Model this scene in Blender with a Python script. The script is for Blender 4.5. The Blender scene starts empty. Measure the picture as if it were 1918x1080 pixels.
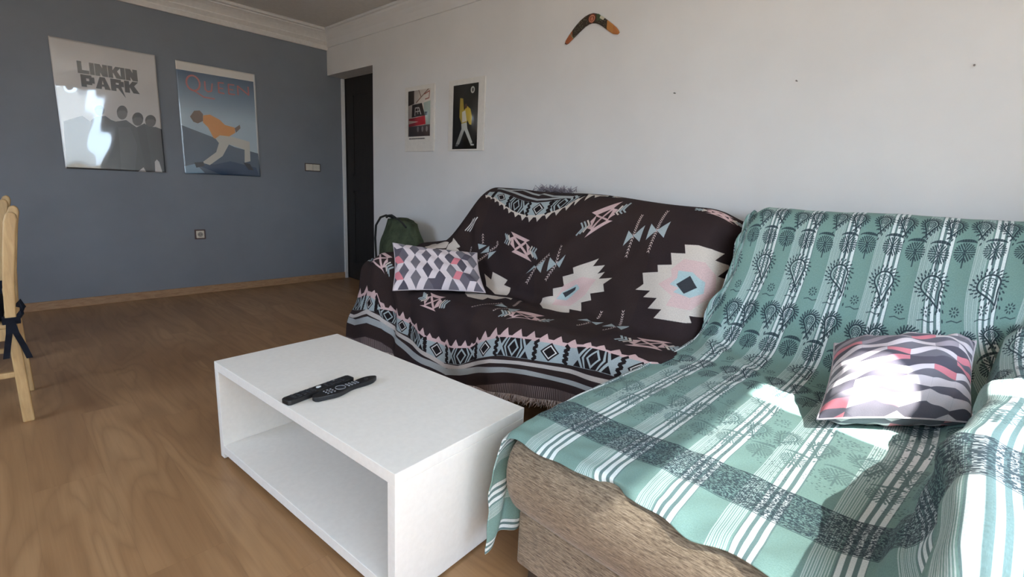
import math, random
import numpy as np

# ------------------------------------------------------------------ helpers for shaped cloth
def sstep(a, b, x):
    t = np.clip((np.asarray(x, float) - a) / (b - a), 0, 1)
    return t * t * (3 - 2 * t)

def spline(pts, n, keys=None):
    """Catmull-Rom through pts, sampled at n values of the key parameter (0..1)."""
    P = np.array(pts, float)
    if keys is None:
        d = np.r_[0, np.cumsum(np.linalg.norm(np.diff(P, axis=0), axis=1))]
        keys = d / d[-1]
    keys = np.array(keys, float)
    t = np.linspace(0, 1, n)
    m = np.zeros_like(P)
    m[1:-1] = (P[2:] - P[:-2]) / (keys[2:] - keys[:-2])[:, None]
    m[0] = (P[1] - P[0]) / (keys[1] - keys[0]); m[-1] = (P[-1] - P[-2]) / (keys[-1] - keys[-2])
    i = np.clip(np.searchsorted(keys, t, side='right') - 1, 0, len(keys) - 2)
    h = (keys[i + 1] - keys[i]); u = ((t - keys[i]) / h)[:, None]; h = h[:, None]
    return ((2*u**3 - 3*u**2 + 1) * P[i] + (u**3 - 2*u**2 + u) * h * m[i]
            + (-2*u**3 + 3*u**2) * P[i + 1] + (u**3 - u**2) * h * m[i + 1])

def normals(G):
    a = np.gradient(G, axis=0); b = np.gradient(G, axis=1)
    n = np.cross(a, b)
    return n / (np.linalg.norm(n, axis=2, keepdims=True) + 1e-12)

def fold(S, T, s0, t0, s1, t1, w, h):
    """ridge of half-width w and height h along the segment (s0,t0)-(s1,t1), all in metres of cloth"""
    d = np.array([s1 - s0, t1 - t0]); L = np.hypot(*d); d = d / L
    a = (S - s0) * d[0] + (T - t0) * d[1]; b = -(S - s0) * d[1] + (T - t0) * d[0]
    e = np.where(a < 0, -a, np.where(a > L, a - L, 0))
    taper = np.exp(-(e / (w * 1.5)) ** 2)
    return h * taper * np.exp(-(b / w) ** 2)

# ------------------------------------------------------------------ dark woven throw
DK = [0, .07, .13, .20, .32, .45, .535, .60, .68, .75, .80, .88, 1.0]
D_TLEN, D_SLEN = 1.60, 2.15
def dark_throw(NS=300, NT=240):
    s = np.linspace(0, 1, NS)
    yf = .77 + s * (2.925 - .77)
    yb = np.where(s < .72, .77 + s / .72 * (2.30 - .77), 2.30 + (s - .72) / .28 * (2.80 - 2.30))
    yb = yb + .0
    G = np.zeros((NS, NT, 3))
    tt = np.linspace(0, 1, NT)
    a1 = sstep(2.33, 2.60, yf)
    a2 = sstep(2.36, 2.80, yf)
    for i in range(NS):
        y = yf[i]
        r = 1 - sstep(.0, .10, s[i])                       # right end rounds back round the cushion
        ztop = 1.024 + .043 * sstep(.85, 1.75, y) - .035 * r ** 2
        dip = .010 * math.exp(-((y - 1.85) / .25) ** 2)
        zh = np.interp(y, [.77, .95, 1.35, 1.75, 2.1, 2.45, 2.9], [.265, .235, .165, .085, .06, .05, .04])
        fb = .02 * math.exp(-((y - .95) / .25) ** 2)        # the back cushion swells forward low down by the chaise
        sofa = [(2.43, .88), (2.41, 1.0 - .04 * r), (2.33, ztop - dip), (2.225, ztop - .05), (2.15 + .05 * r, .86),
                (2.085 - fb + .04 * r, .63), (2.04 - fb * 2, .485), (1.93, .462), (1.77, .468), (1.665, .462), (1.605, .415), (1.585, .30), (1.575, zh)]
        arm = [(2.44, .56), (2.43, .645), (2.39, .675), (2.26, .672), (2.10, .667), (1.96, .66), (1.88, .655), (1.80, .65), (1.72, .642), (1.65, .63), (1.595, .57), (1.575, .33), (1.565, zh)]
        w = max(0., 1 - s[i] / .045) ** 2                   # and wraps its side, back towards the frame
        for q, dx, dz in ((2, .05, -.03), (3, .13, -.03), (4, .15, 0), (5, .19, 0), (6, .14, 0), (7, .05, 0)):
            sofa[q] = (sofa[q][0] + dx * w, sofa[q][1] + dz * w)
        ab = np.interp(DK, [0, .40, .55, 1], [a2[i], a2[i], a1[i], a1[i]])[:, None]
        P = np.array(sofa) * (1 - ab) + np.array(arm) * ab
        c = spline(P, NT, DK)
        wb = 1 - sstep(.34, .62, tt)
        G[i, :, 0] = c[:, 0]; G[i, :, 2] = c[:, 1]
        G[i, :, 1] = yb[i] * wb + yf[i] * (1 - wb)
        # the arm is narrower on top; the cloth flares out towards the floor and droops over its outer edge
        if y > 2.45:
            k = .70 + .30 * sstep(.82, .97, tt)
            k = np.where(tt < .45, 1 - .3 * sstep(.3, .45, tt), k)
            G[i, :, 1] = G[i, :, 1] * (tt < 0) + (2.45 + (G[i, :, 1] - 2.45) * k) * (tt >= 0)
            G[i, :, 2] -= .055 * sstep(2.70, 2.925, y) * sstep(.40, .60, tt) * (1 - sstep(.84, .95, tt))
    S, T = np.meshgrid(s * D_SLEN, tt * D_TLEN, indexing='ij')
    n = normals(G)
    if n[NS // 3, int(NT * .66), 2] < 0: n = -n
    h = np.zeros_like(S)
    h += .010 * np.sin(S * 9 + T * 5) * np.sin(T * 7 + 1.3) * .5
    h += .004 * np.sin(S * 27 + T * 11 + np.sin(T * 9)) * sstep(.3, .6, T)
    # slack folds on the back, running up towards the top right
    h += fold(S, T, 1.05, .78, .60, .42, .045, .022) + fold(S, T, 1.25, .62, .85, .40, .05, .014)
    h += fold(S, T, .80, .83, .50, .62, .035, -.014) + fold(S, T, 1.6, .45, 1.45, .8, .04, .014)
    # pocket where the cloth is tucked between back and seat
    h += -.03 * np.exp(-((S - .98) / .10) ** 2 - ((T - .86) / .045) ** 2)
    # hanging front: soft vertical waves
    fr = sstep(1.22, 1.42, T)
    h += fr * (.016 * np.sin(S * 10 + .6) + .007 * np.sin(S * 23 + 2.0))
    h += fr * fold(S, T, 1.67, 1.22, 1.69, 1.60, .05, -.035)
    h += fold(S, T, .35, 1.22, .95, 1.14, .05, .012)
    h *= sstep(0, .05, T) * .8 + .2
    G = G + n * h[:, :, None]
    G[:, :, 0] = np.minimum(G[:, :, 0], 2.495)
    return G

# ------------------------------------------------------------------ green printed cover
GK = [0, .06, .115, .16, .24, .33, .395, .46, .60, .76, .90, .965, 1.0]
G_S0, G_S1, G_TLEN = -.34, 1.62, 2.02            # s in metres; s = .79 - y on the seat
def green_cover(NS=300, NT=330):
    s = np.linspace(G_S0, G_S1, NS)
    tt = np.linspace(0, 1, NT)
    G = np.zeros((NS, NT, 3))
    for i, sv in enumerate(s):
        # lateral path on the seat half: flap - seat - arm side - arm top - outer side
        lat = [(-.34, .822, -.34), (-.04, .82, -.045), (.0, .803, -.006), (.03, .775, 0), (.72, .075, 0), (.78, .02, .012), (.84, -.018, .06),
               (.98, -.045, .195), (1.03, -.075, .222), (1.10, -.14, .235), (1.24, -.275, .225), (1.30, -.32, .19), (1.62, -.35, -.12)]
        L = np.array(lat)
        y = np.interp(sv, L[:, 0], L[:, 1]); dz = np.interp(sv, L[:, 0], L[:, 2])
        yb = np.interp(sv, [-.34, 0, .07, .8, 1.0, 1.62], [.738, .708, .658, .017, -.155, -.335])
        a = sstep(.74, 1.02, sv)
        af = sstep(.0, -.06, sv)
        xf = .868 - .075 * a + np.interp(sv, [-.34, -.1, .0, .27, .45, .7], [-.035, -.02, .0, .028, .01, -.01])
        ztop = 1.048 + .006 * sstep(.1, .9, sv) - .03 * sstep(.06, -.02, sv)
        seat = [(2.45, .86), (2.43, .99), (2.36, ztop - .004), (2.255, ztop - .02), (2.18, .87), (2.10, .66), (2.05, .505), (1.93, .468), (1.62, .466), (1.22, .466), (.98, .466), (.905, .456), (xf, .438)]
        arm = [(2.45, .86), (2.43, .99), (2.36, ztop - .004), (2.255, ztop - .02), (2.19, .92), (2.12, .72), (2.05, .55), (1.93, .47), (1.62, .466), (1.22, .466), (.93, .466), (.80, .44), (.76, .33)]
        P = np.array(seat) * (1 - a) + np.array(arm) * a
        P[-1, 0] += (.010 * math.sin(sv * 21 + 1) + .007 * math.sin(sv * 47)) * (1 - a) * float(sv > 0)
        c = spline(P, NT, GK)
        ws = sstep(.26, .44, tt)                       # 0 on the back, 1 on the seat
        G[i, :, 0] = c[:, 0]
        G[i, :, 1] = yb * (1 - ws) + y * ws
        G[i, :, 1] -= .065 * sstep(1.0, 1.65, c[:, 0]) * ws * float(sstep(.60, .80, sv))
        lift = dz * ws
        if sv < 0: lift = dz * ws * (.25 + .75 * sstep(.70, .95, tt))
        if dz > 0: lift = dz * sstep(.30, .42, tt)
        G[i, :, 2] = c[:, 1] + lift
    S, T = np.meshgrid(s, tt * G_TLEN, indexing='ij')
    n = normals(G)
    if n[NS // 3, int(NT * .66), 2] < 0: n = -n
    h = .004 * np.sin(S * 13 + T * 3) * np.sin(T * 6 + 1)
    back = 1 - sstep(.75, .95, T)
    h += .0035 * np.sin(S * 45 + .8 * np.sin(T * 5)) * back * sstep(.2, .4, T)
    seat = sstep(.95, 1.15, T)
    h += seat * .0018 * np.sin(S * 60 + T * 25 + 2 * np.sin(T * 11)) * np.sin(T * 19 + S * 5)
    # rumples down the inside of the arm and the roll of slack cloth beside it
    ar = np.exp(-((S - .90) / .10) ** 2)
    h += seat * ar * (.012 * np.sin(T * 17 + S * 12) + .008 * np.sin(T * 31 + 1))
    h += fold(S, T, .99, 1.28, 1.02, 1.95, .045, .028) + fold(S, T, .93, 1.22, 1.12, 1.18, .03, .015)
    h += fold(S, T, .78, 1.0, .83, 1.9, .03, .012)
    h += fold(S, T, 1.0, .62, .80, .95, .045, -.03)
    h += fold(S, T, .02, .80, .30, 1.02, .03, .012) + fold(S, T, .06, .72, .10, .95, .03, .012)
    h += fold(S, T, .28, 1.1, .40, 1.95, .02, .004)
    # front hem ripple
    fr = sstep(1.90, 2.02, T)
    h += fr * (.007 + .004 * np.sin(S * 34) + .002 * np.sin(S * 71 + 1))
    # the flap hangs in soft waves
    fl = sstep(-.02, -.14, S)
    h += fl * (.012 * np.sin(T * 30) + .01 * np.sin(T * 55 + S * 14))
    G = G + n * h[:, :, None]
    G[:, :, 0] = np.minimum(G[:, :, 0], 2.495)
    return G

ART = {"tips":[[2112,1341],[1995,1344],[1851,1355],[1763,1390],[1720,1388],[1616,1364],[1554,1363],[1490,1382],[1379,1389],[1317,1399],[1271,1417],[1213,1422],[1138,1419],[1071,1406],[1015,1397],[969,1398],[924,1353],[872,1304],[807,1267],[738,1251],[668,1237],[590,1231],[514,1230],[447,1220],[378,1214],[306,1205],[255,1184],[190,1170],[113,1184],[15,1192]],"base":[[2087,1374],[1984,1373],[1823,1372],[1774,1412],[1568,1405],[1401,1418],[1285,1445],[1105,1454],[983,1428],[888,1365],[792,1315],[732,1299],[606,1273],[478,1257],[344,1242],[227,1215],[91,1209],[27,1220]],"bot":[[2118,1446],[1910,1432],[1808,1428],[1727,1460],[1586,1474],[1488,1475],[1338,1503],[1264,1518],[1168,1537],[1030,1518],[950,1478],[871,1448],[769,1406],[723,1392],[543,1360],[401,1335],[335,1327],[227,1313],[134,1311]],"st1":[[2098,1484],[1907,1438],[1784,1451],[1691,1482],[1430,1497],[1264,1523],[1158,1549],[1044,1535],[957,1502],[799,1443],[742,1430],[626,1400],[486,1373],[360,1356],[165,1340]],"st2":[[2059,1511],[1892,1472],[1763,1481],[1675,1513],[1419,1545],[1262,1555],[1145,1574],[1029,1551],[835,1498],[717,1469],[582,1440],[419,1422],[230,1397]],"hem":[[1947,1547],[1827,1547],[743,1573],[505,1557],[290,1531]],"nest":[[2104,1389],[1029,1468],[672,1325],[256,1267]],"plain":[[1540,1426],[1265,1483],[854,1388],[469,1296]],"zig":[[1839,1393],[1676,1442],[1176,1493],[940,1442],[796,1366],[548,1301],[392,1287],[143,1247]],"ttips":[[1564,346],[1513,352],[1468,373],[1419,396],[1370,422],[1319,444],[1257,465],[1196,481],[1133,488],[1063,484],[1000,462],[939,435],[884,397],[852,354],[811,303],[768,268],[719,238],[652,236]],"tbase":[[1561,321],[1487,337],[1397,379],[1302,421],[1230,439],[1163,448],[1079,447],[1012,426],[951,397],[899,358],[862,302],[833,233],[745,237],[675,220]],"tbot":[[1552,287],[1484,281],[1399,298],[1295,327],[1218,347],[1120,353],[1051,340],[988,322],[936,293],[893,260],[843,239]],"tst1":[[1503,246],[1347,280],[1221,313],[1132,329],[1062,320],[940,289]],"tst2":[[1421,256],[1318,241],[1204,276],[1143,287],[1134,266],[1040,288],[918,281]],"tnest":[[1279,375]],"tplain":[[1433,310],[1095,400]],"X":[[[643,421],[762,497],[538,313],[655,332],[642,490]],[[1156,616],[1283,591],[1018,641],[1173,568],[1125,669]],[[1311,1256],[1432,1227],[1200,1236],[1348,1188],[1322,1303]],[[719,1160],[848,1186],[628,1070],[777,1072],[707,1200]],[[148,1024],[272,1054],[38,987],[157,964],[129,1086]],[[1862,1258],[2145,1191],[1728,1252],[1876,1192],[1853,1297]],[[89,243],[211,236],[6,232],[96,224],[81,264]]],"BT":[[[447,493],[482,464],[491,549],[399,418],[404,521],[438,341],[461,595]],[[331,445],[370,401],[372,509],[281,362],[287,485],[327,282],[342,565]],[[858,672],[899,649],[905,716],[805,624],[838,687],[841,587],[906,757]],[[979,704],[1004,699],[1047,747],[925,662],[940,728],[912,635],[1028,789]]],"tri":[[[1495,642],[1423,643],[1476,671]],[[1402,643],[1457,690],[1391,674]],[[1390,677],[1336,662],[1383,713]],[[566,970],[542,927],[504,944]],[[504,944],[456,910],[461,962]],[[427,965],[410,911],[363,947]],[[367,940],[322,884],[324,966]],[[911,1066],[860,1037],[803,1160]],[[969,1106],[989,1041],[928,1055]]],"stick":[[[1480,583],[1457,637]],[[1352,610],[1336,633],[1387,668]],[[1389,679],[1459,733]],[[1558,659],[1559,699]],[[507,1039],[505,955]],[[507,897],[512,836]],[[379,1025],[367,950]],[[363,917],[388,807]],[[936,1017],[1001,905]],[[910,1179],[911,1067]],[[1053,1199],[1001,1132],[997,1032]]],"chev":[[1617,536],[1644,575],[1583,503]],"cream":[[[179,508],[123,505],[73,518],[33,541],[55,569],[19,591],[16,603],[40,631],[9,649],[11,668],[23,710],[21,742],[44,753],[19,784],[81,773],[65,798],[227,805],[201,768],[270,775],[237,731],[309,738],[281,708],[361,716],[326,687],[345,646],[266,634],[277,608],[212,598],[231,552],[166,548]],[[608,617],[634,654],[568,640],[604,681],[562,668],[586,702],[500,688],[545,721],[529,751],[606,772],[590,799],[646,820],[622,869],[702,867],[681,894],[813,939],[900,875],[908,841],[838,820],[847,786],[783,766],[804,724],[734,701],[747,676]],[[1386,789],[1314,812],[1318,771],[1186,795],[1204,824],[1142,832],[1125,897],[1203,914],[1332,858]],[[1399,961],[1268,972],[1169,934],[1042,930],[1025,956],[1079,945],[1096,992],[1171,986],[1140,1037],[1230,1064],[1327,1010]],[[2041,674],[2050,470],[1873,567],[1800,616],[1784,676],[1863,701],[1830,745],[1920,719]],[[1760,620],[1769,591],[1727,623],[1677,656],[1661,671],[1681,680],[1645,703],[1647,719],[1704,726],[1764,708],[1790,639]]],"pink":[[[164,570],[82,578],[44,627],[35,700],[80,754],[187,751],[174,712],[249,677],[198,641],[210,615]],[[789,763],[678,707],[602,707],[631,780],[713,851],[821,868],[820,823]]],"blue":[[[176,616],[117,618],[67,651],[62,692],[101,710],[143,701],[173,697],[157,678],[198,670],[174,644]],[[792,794],[707,745],[684,761],[752,825],[818,830]]],"dark":[[[123,631],[85,671],[129,697],[170,666]],[[788,796],[711,757],[713,772],[768,813]]]}

# ------------------------------------------------------------------ painting woven and printed patterns (pattern, plus sun wash-out in the green print)
class Canvas:
    def __init__(self, w, h, col):
        self.w, self.h = w, h
        self.a = np.empty((h, w, 3), np.float32); self.a[:] = col
    def mask(self, pts, ss=2):
        P = np.array(pts, float)
        x0 = max(int(np.floor(P[:, 0].min())), 0); x1 = min(int(np.ceil(P[:, 0].max())) + 1, self.w)
        y0 = max(int(np.floor(P[:, 1].min())), 0); y1 = min(int(np.ceil(P[:, 1].max())) + 1, self.h)
        if x1 <= x0 or y1 <= y0: return None
        xs = x0 + (np.arange((x1 - x0) * ss) + .5) / ss; ys = y0 + (np.arange((y1 - y0) * ss) + .5) / ss
        m = np.zeros((len(ys), len(xs)), bool)
        Q = np.roll(P, -1, axis=0)
        for (ax, ay), (bx, by) in zip(P, Q):
            if ay == by: continue
            c = (ys >= min(ay, by)) & (ys < max(ay, by))
            if not c.any(): continue
            xi = ax + (ys[c] - ay) / (by - ay) * (bx - ax)
            m[c] ^= xs[None, :] < xi[:, None]
        return (slice(y0, y1), slice(x0, x1)), m.reshape(y1 - y0, ss, x1 - x0, ss).mean((1, 3))
    def poly(self, pts, col, op=1.0):
        r = self.mask(pts)
        if r is None: return
        s, m = r; m = (m * op)[..., None]
        self.a[s] = self.a[s] * (1 - m) + np.array(col, np.float32) * m
    def line(self, pts, w, col, op=1.0):
        for p, q in zip(pts[:-1], pts[1:]):
            p = np.array(p, float); q = np.array(q, float); d = q - p; L = np.hypot(*d)
            if L < 1e-6: continue
            n = np.array([-d[1], d[0]]) / L * w / 2; d = d / L * w * .2
            self.poly([p - d + n, q + d + n, q + d - n, p - d - n], col, op)
    def disc(self, c, rx, ry, col, op=1.0, n=24, rot=0):
        t = np.linspace(0, 2 * np.pi, n, endpoint=False)
        x = rx * np.cos(t); y = ry * np.sin(t)
        self.poly(np.c_[c[0] + x * math.cos(rot) - y * math.sin(rot), c[1] + x * math.sin(rot) + y * math.cos(rot)], col, op)
    def image(self, name):
        im = bpy.data.images.new(name, self.w, self.h, alpha=False)
        px = np.ones((self.h, self.w, 4), np.float32); px[..., :3] = np.clip(self.a, 0, 1)[::-1]
        im.pixels.foreach_set(px.ravel()); im.update(); im.pack()
        return im

def rgb(h):
    return tuple(int(h[i:i + 2], 16) / 255 for i in (0, 2, 4))

def paint_dark():
    k = .9
    c = Canvas(int(2150 * k), int(1600 * k), rgb('362b2a'))
    S = lambda L: [(x * k, y * k) for x, y in L]
    ss = np.arange(0, 2151, 4.)
    # slightly different yarn tone in broad woven panels
    for x0, x1 in ((0, 330), (980, 1500)):
        c.poly(S([(x0, 0), (x1, 0), (x1, 1600), (x0, 1600)]), rgb('30262a'), .5)
    CREAM, PINK, BLUE, WHITE = rgb('cfc4ba'), rgb('cfb0af'), rgb('a2adb0'), rgb('dad6d4')
    def curve(key):
        P = np.array(sorted(ART[key]), float); P = P[np.r_[True, np.diff(P[:, 0]) > 3]]
        return np.interp(ss, P[:, 0], P[:, 1])
    def ribbon(y0, y1, col, lo=0, hi=2150):
        m = (ss >= lo) & (ss <= hi)
        c.poly(S(list(zip(ss[m], y0[m])) + list(zip(ss[m][::-1], y1[m][::-1]))), col)
    def band(base, bot, tips, nests, plains, sgn, lo, hi):
        """teeth, then a patterned band between two curves"""
        B = curve(base); O = curve(bot)
        ribbon(B, O, BLUE, lo, hi)
        at = lambda s, w: (s, float(np.interp(s, ss, B) * (1 - w) + np.interp(s, ss, O) * w))
        T = np.array(sorted(ART[tips]), float)
        e = (T[1:, 0] + T[:-1, 0]) / 2; e = np.r_[2 * T[0, 0] - e[0], e, 2 * T[-1, 0] - e[-1]]
        for i, (tx, ty) in enumerate(T):
            c.poly(S([at(e[i], .06), (tx, ty), at(e[i + 1], .06)]), PINK if sgn > 0 else CREAM)
        ribbon(B - 9, B + 7, PINK if sgn > 0 else CREAM, lo, hi) if sgn > 0 else ribbon(B - 4, B + 8, CREAM, lo, hi)
        # repeats
        for s in nests:
            h = 62
            for dx, col in ((1.0, 0), (.84, 1), (.66, 0), (.50, 1), (.34, 0)):
                dk = rgb('231d1e') if col == 0 else BLUE
                for sg in (-1, 1):
                    w = h * dx
                    if dx > .5:
                        c.poly(S([at(s + sg * w * .62, 0.02), at(s + sg * w, .5), at(s + sg * w * .62, .98), at(s, .98), at(s, .02)]), dk)
                    else:
                        c.poly(S([at(s, .5 - dx * .95), at(s + sg * w, .5), at(s, .5 + dx * .95)]), dk)
            for sg in (-1, 1):
                c.poly(S([at(s + sg * 50, .02), at(s + sg * 92, .02), at(s + sg * 70, .36)]), rgb('231d1e'))
                c.poly(S([at(s + sg * 50, .98), at(s + sg * 92, .98), at(s + sg * 70, .64)]), rgb('231d1e'))
        for s in plains:
            c.poly(S([at(s - 46, .5), at(s, .04), at(s + 46, .5), at(s, .96)]), rgb('231d1e'))
            c.poly(S([at(s - 36, .5), at(s, .14), at(s + 36, .5), at(s, .86)]), WHITE)
            c.poly(S([at(s - 28, .5), at(s, .22), at(s + 28, .5), at(s, .78)]), rgb('231d1e'))
            for sg in (-1, 1):
                z = []
                for q, w in enumerate(np.linspace(.02, .98, 8)):
                    z.append(at(s + sg * (78 + (9 if q % 2 else -9)), w))
                c.line(S(z), 15 * k, rgb('231d1e'))
    band('base', 'bot', 'tips', [256, 672, 1029, 1400, 1730, 2104], [60, 469, 854, 1220, 1550, 1900], 1, 0, 2150)
    band('tbase', 'tbot', 'ttips', [940, 1279], [770, 1095, 1433], -1, 660, 1575)
    for key, w, lo, hi in (('st1', 20, 0, 2150), ('st2', 30, 0, 2150), ('tst1', 16, 900, 1540), ('tst2', 16, 900, 1460)):
        y = curve(key); ribbon(y - w / 2, y + w / 2, rgb('c3bbb6') if key == 'st1' else rgb('a5a9aa'), lo, hi)
    # pale woven hem above the tassels
    y = curve('st2'); hy = np.minimum(y + 78, 1600)
    m = ss > 0
    ribbon(hy, np.full_like(ss, 1600), rgb('857776'))
    for s in range(0, 2150, 9):
        c.poly(S([(s, np.interp(s, ss, hy) - 8), (s + 4, np.interp(s, ss, hy) - 8), (s + 4, 1600), (s, 1600)]), rgb('3a2f30'))
    # pink crossed blocks with chevrons
    for ce, l, r, t, b in ART['X']:
        ce, l, r, t, b = [np.array(q, float) for q in (ce, l, r, t, b)]
        def M(u, v, ce=ce, l=l, r=r, t=t, b=b):
            q = ce + (r - ce) * u if u > 0 else ce + (l - ce) * -u
            return tuple(q + ((t - ce) * v if v > 0 else (b - ce) * -v))
        PM = lambda L: S([M(*q) for q in L])
        c.poly(PM([(-.62, 1.0), (.62, 1.0), (.36, .62), (-.36, .62)]), PINK)
        c.poly(PM([(-.62, -1.0), (.62, -1.0), (.36, -.62), (-.36, -.62)]), PINK)
        for sg in (-1, 1):
            c.poly(PM([(sg * .36, .62), (sg * .60, .30), (sg * .50, .0), (sg * .60, -.30), (sg * .36, -.62)]), PINK)
        c.line(PM([(-.36, .62), (.36, -.62)]), 13 * k, PINK); c.line(PM([(.36, .62), (-.36, -.62)]), 13 * k, PINK)
        for sg in (-1, 1):
            for u in (.66, .80, .94):
                c.line(PM([(sg * (u + .08), .48), (sg * (u - .08), .0), (sg * (u + .08), -.48)]), 10 * k, BLUE if u > .7 else CREAM)
    q = np.array(ART['chev'], float)
    if len(q) == 3:
        for o in (-26, 0, 26):
            c.line(S([q[1] + (o * .9, -o * .2), q[0] + (o - 14, 0), q[2] + (o * .9, o * .2)]), 10 * k, WHITE)
    def plait(p, q):
        p = np.array(p, float); q = np.array(q, float); L = np.hypot(*(q - p)); n = max(3, int(L / 13))
        d = (q - p) / L; nn = np.array([-d[1], d[0]])
        for i in range(n):
            a = p + d * L * (i + .1) / n
            for sg in (-1, 1):
                c.poly(S([a, a + d * L / n * .72 + nn * sg * 7, a + d * L / n * 1.05 + nn * sg * 7, a + d * L / n * .42]), rgb('e3cfc9'))
    for ce, a, b, d, e, p, q in ART['BT']:
        plait(ce, p); plait(ce, q)
        c.poly(S([ce, a, b]), BLUE); c.poly(S([ce, d, e]), BLUE)
    for t in ART['tri']: c.poly(S(t), BLUE)
    for t in ART['stick']:
        for p, q in zip(t[:-1], t[1:]): plait(p, q)
    for t in ART['cream']: c.poly(S(t), CREAM)
    rng = random.Random(3)
    for t in ART['pink']:
        c.poly(S(t), rgb('d6b2b2'), .75)
    for t in ART['blue']: c.poly(S(t), rgb('a9c3c6'), .9)
    for t in ART['dark']: c.poly(S(t), rgb('3b3d42'))
    return c

def paint_green():
    k = 1000.                                   # px per metre of cloth
    W = int((G_S1 - G_S0) * k); Hh = int(G_TLEN * k)
    base, wht, ink = rgb('78968f'), rgb('d8e0df'), rgb('303e45')
    c = Canvas(W, Hh, base)
    rng = random.Random(11); nr = np.random.RandomState(4)
    X = lambda s: (s - G_S0) * k
    # warp stripes
    col = np.zeros(W)
    for i in range(-4, 12):
        s0 = .068 + .1525 * i
        for j in range(10):
            a = X(s0 + j * .0037); col[max(0, int(a)):max(0, int(a + 2.0))] = .66
        col[max(0, int(X(s0 + .0385))):max(0, int(X(s0 + .0875)))] = -.75
        for a, b in ((.041, .0505), (.058, .0675), (.0755, .085)):
            col[max(0, int(X(s0 + a))):max(0, int(X(s0 + b)))] = 1.0
    m = np.clip(col, 0, 1)[None, :, None]; c.a = c.a * (1 - m) + np.array(wht, np.float32) * m
    m = np.clip(-col, 0, 1)[None, :, None]; c.a = c.a * (1 - m) + np.array(rgb('64787a'), np.float32) * m
    T = lambda t: t * k
    # cross band of dense hatching near the front edge, between two fine rules
    t0, t1 = 1.625, 1.795
    for t in (t0, t1): c.poly([(0, T(t)), (W, T(t)), (W, T(t) + 3), (0, T(t) + 3)], rgb('3f5558'))
    h, w = int((t1 - t0) * k) // 2, W // 2
    n = nr.rand(h, w); n = (n + np.roll(n, 1, 1) + .5 * np.roll(n, 1, 0)) / 2.5
    hm = np.kron((n > .45).astype(np.float32), np.ones((2, 2)))
    ys = int(T(t0)); sl = c.a[ys:ys + h * 2, :w * 2]
    f = (hm * .70 + .18)[..., None]
    c.a[ys:ys + h * 2, :w * 2] = sl * (1 - f) + np.array(ink, np.float32) * f
    # block prints; sun wash-out painted as paler ink towards the cross band
    INK = np.array(ink)
    def sun_wash(t):
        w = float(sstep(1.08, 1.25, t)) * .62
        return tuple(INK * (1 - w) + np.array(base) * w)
    def drop(cx, cy, sc, ang):
        """a leaf-shaped drop ringed with short leaf dashes, a smaller drop and seeds inside"""
        ink = sun_wash(cy)
        t = np.linspace(0, 2 * np.pi, 44, endpoint=False)
        R = np.array([[math.cos(ang), -math.sin(ang)], [math.sin(ang), math.cos(ang)]])
        def shape(q):
            x = .027 * np.cos(t); y = .027 * np.sin(t)
            y = np.where(y > 0, y * (1 + 1.1 * (1 - np.abs(np.cos(t))) ** 1.6), y); x = x * (1 - .25 * np.clip(np.sin(t), 0, 1)) + .006 * np.clip(np.sin(t), 0, 1) ** 3
            return (np.c_[x, y] * sc * q) @ R.T * k + (X(cx), T(cy))
        P = shape(1.0); c.line(list(P) + [P[0]], 4.6, ink, .92)
        P2 = shape(.66); c.line(list(P2) + [P2[0]], 2.4, ink, .8)
        for ring, (q, l, w) in enumerate(((1.24, 9, 4.6), (1.56, 9, 4.4))):
            Q = shape(q)
            for i in range(0, 44, 2 if ring else 2):
                i2 = (i + ring) % 44
                d = Q[i2] - (X(cx), T(cy)); d = d / np.hypot(*d)
                c.disc(Q[i2], l * .62, w * .52, ink, .88, 8, math.atan2(d[1], d[0]) + .35)
        for rr, nn in ((.0, 1), (.008, 7), (.0135, 11)):
            for q in range(nn):
                a = 2 * np.pi * q / nn + rr * 90
                c.disc((X(cx) + rr * sc * k * math.cos(a), T(cy) + rr * sc * k * math.sin(a)), 2.3, 2.3, ink, .8, 7)
    def tree(cx, cy, sc):
        ink = sun_wash(cy)
        for r, nn in ((.008, 6), (.017, 12), (.026, 18), (.034, 24)):
            for q in range(nn):
                a = 2 * np.pi * (q + .5 * (nn % 4)) / nn
                c.disc((X(cx) + r * sc * k * math.cos(a), T(cy) + r * sc * k * math.sin(a)), 4.6, 2.3, ink, .85, 7, a)
        arc = [(X(cx) + .036 * sc * k * math.cos(a), T(cy) - (.036 + .012 * math.sin(a)) * sc * k) for a in np.linspace(.1, np.pi - .1, 12)]
        for i, w in enumerate((3, 5, 7, 9, 10, 10, 9, 7, 5, 4, 3)): c.line(arc[i:i + 2], w, ink, .75)
        c.line([(X(cx), T(cy) - .01 * sc * k), (X(cx), T(cy) + .058 * sc * k)], 4, ink, .8)
    def sprig(cx, cy):
        ink = sun_wash(cy)
        for q in range(9):
            a = 2 * np.pi * q / 9
            c.disc((X(cx) + .011 * k * math.cos(a), T(cy) + .011 * k * math.sin(a)), 4.2, 2.2, ink, .8, 8, a)
        c.disc((X(cx), T(cy)), 3, 3, ink, .8, 8)
        c.line([(X(cx) - 22, T(cy) + 26), (X(cx) - 8, T(cy) + 22), (X(cx) + 8, T(cy) + 27), (X(cx) + 22, T(cy) + 23)], 3, ink, .7)
    row = 0; t = .17
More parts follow.
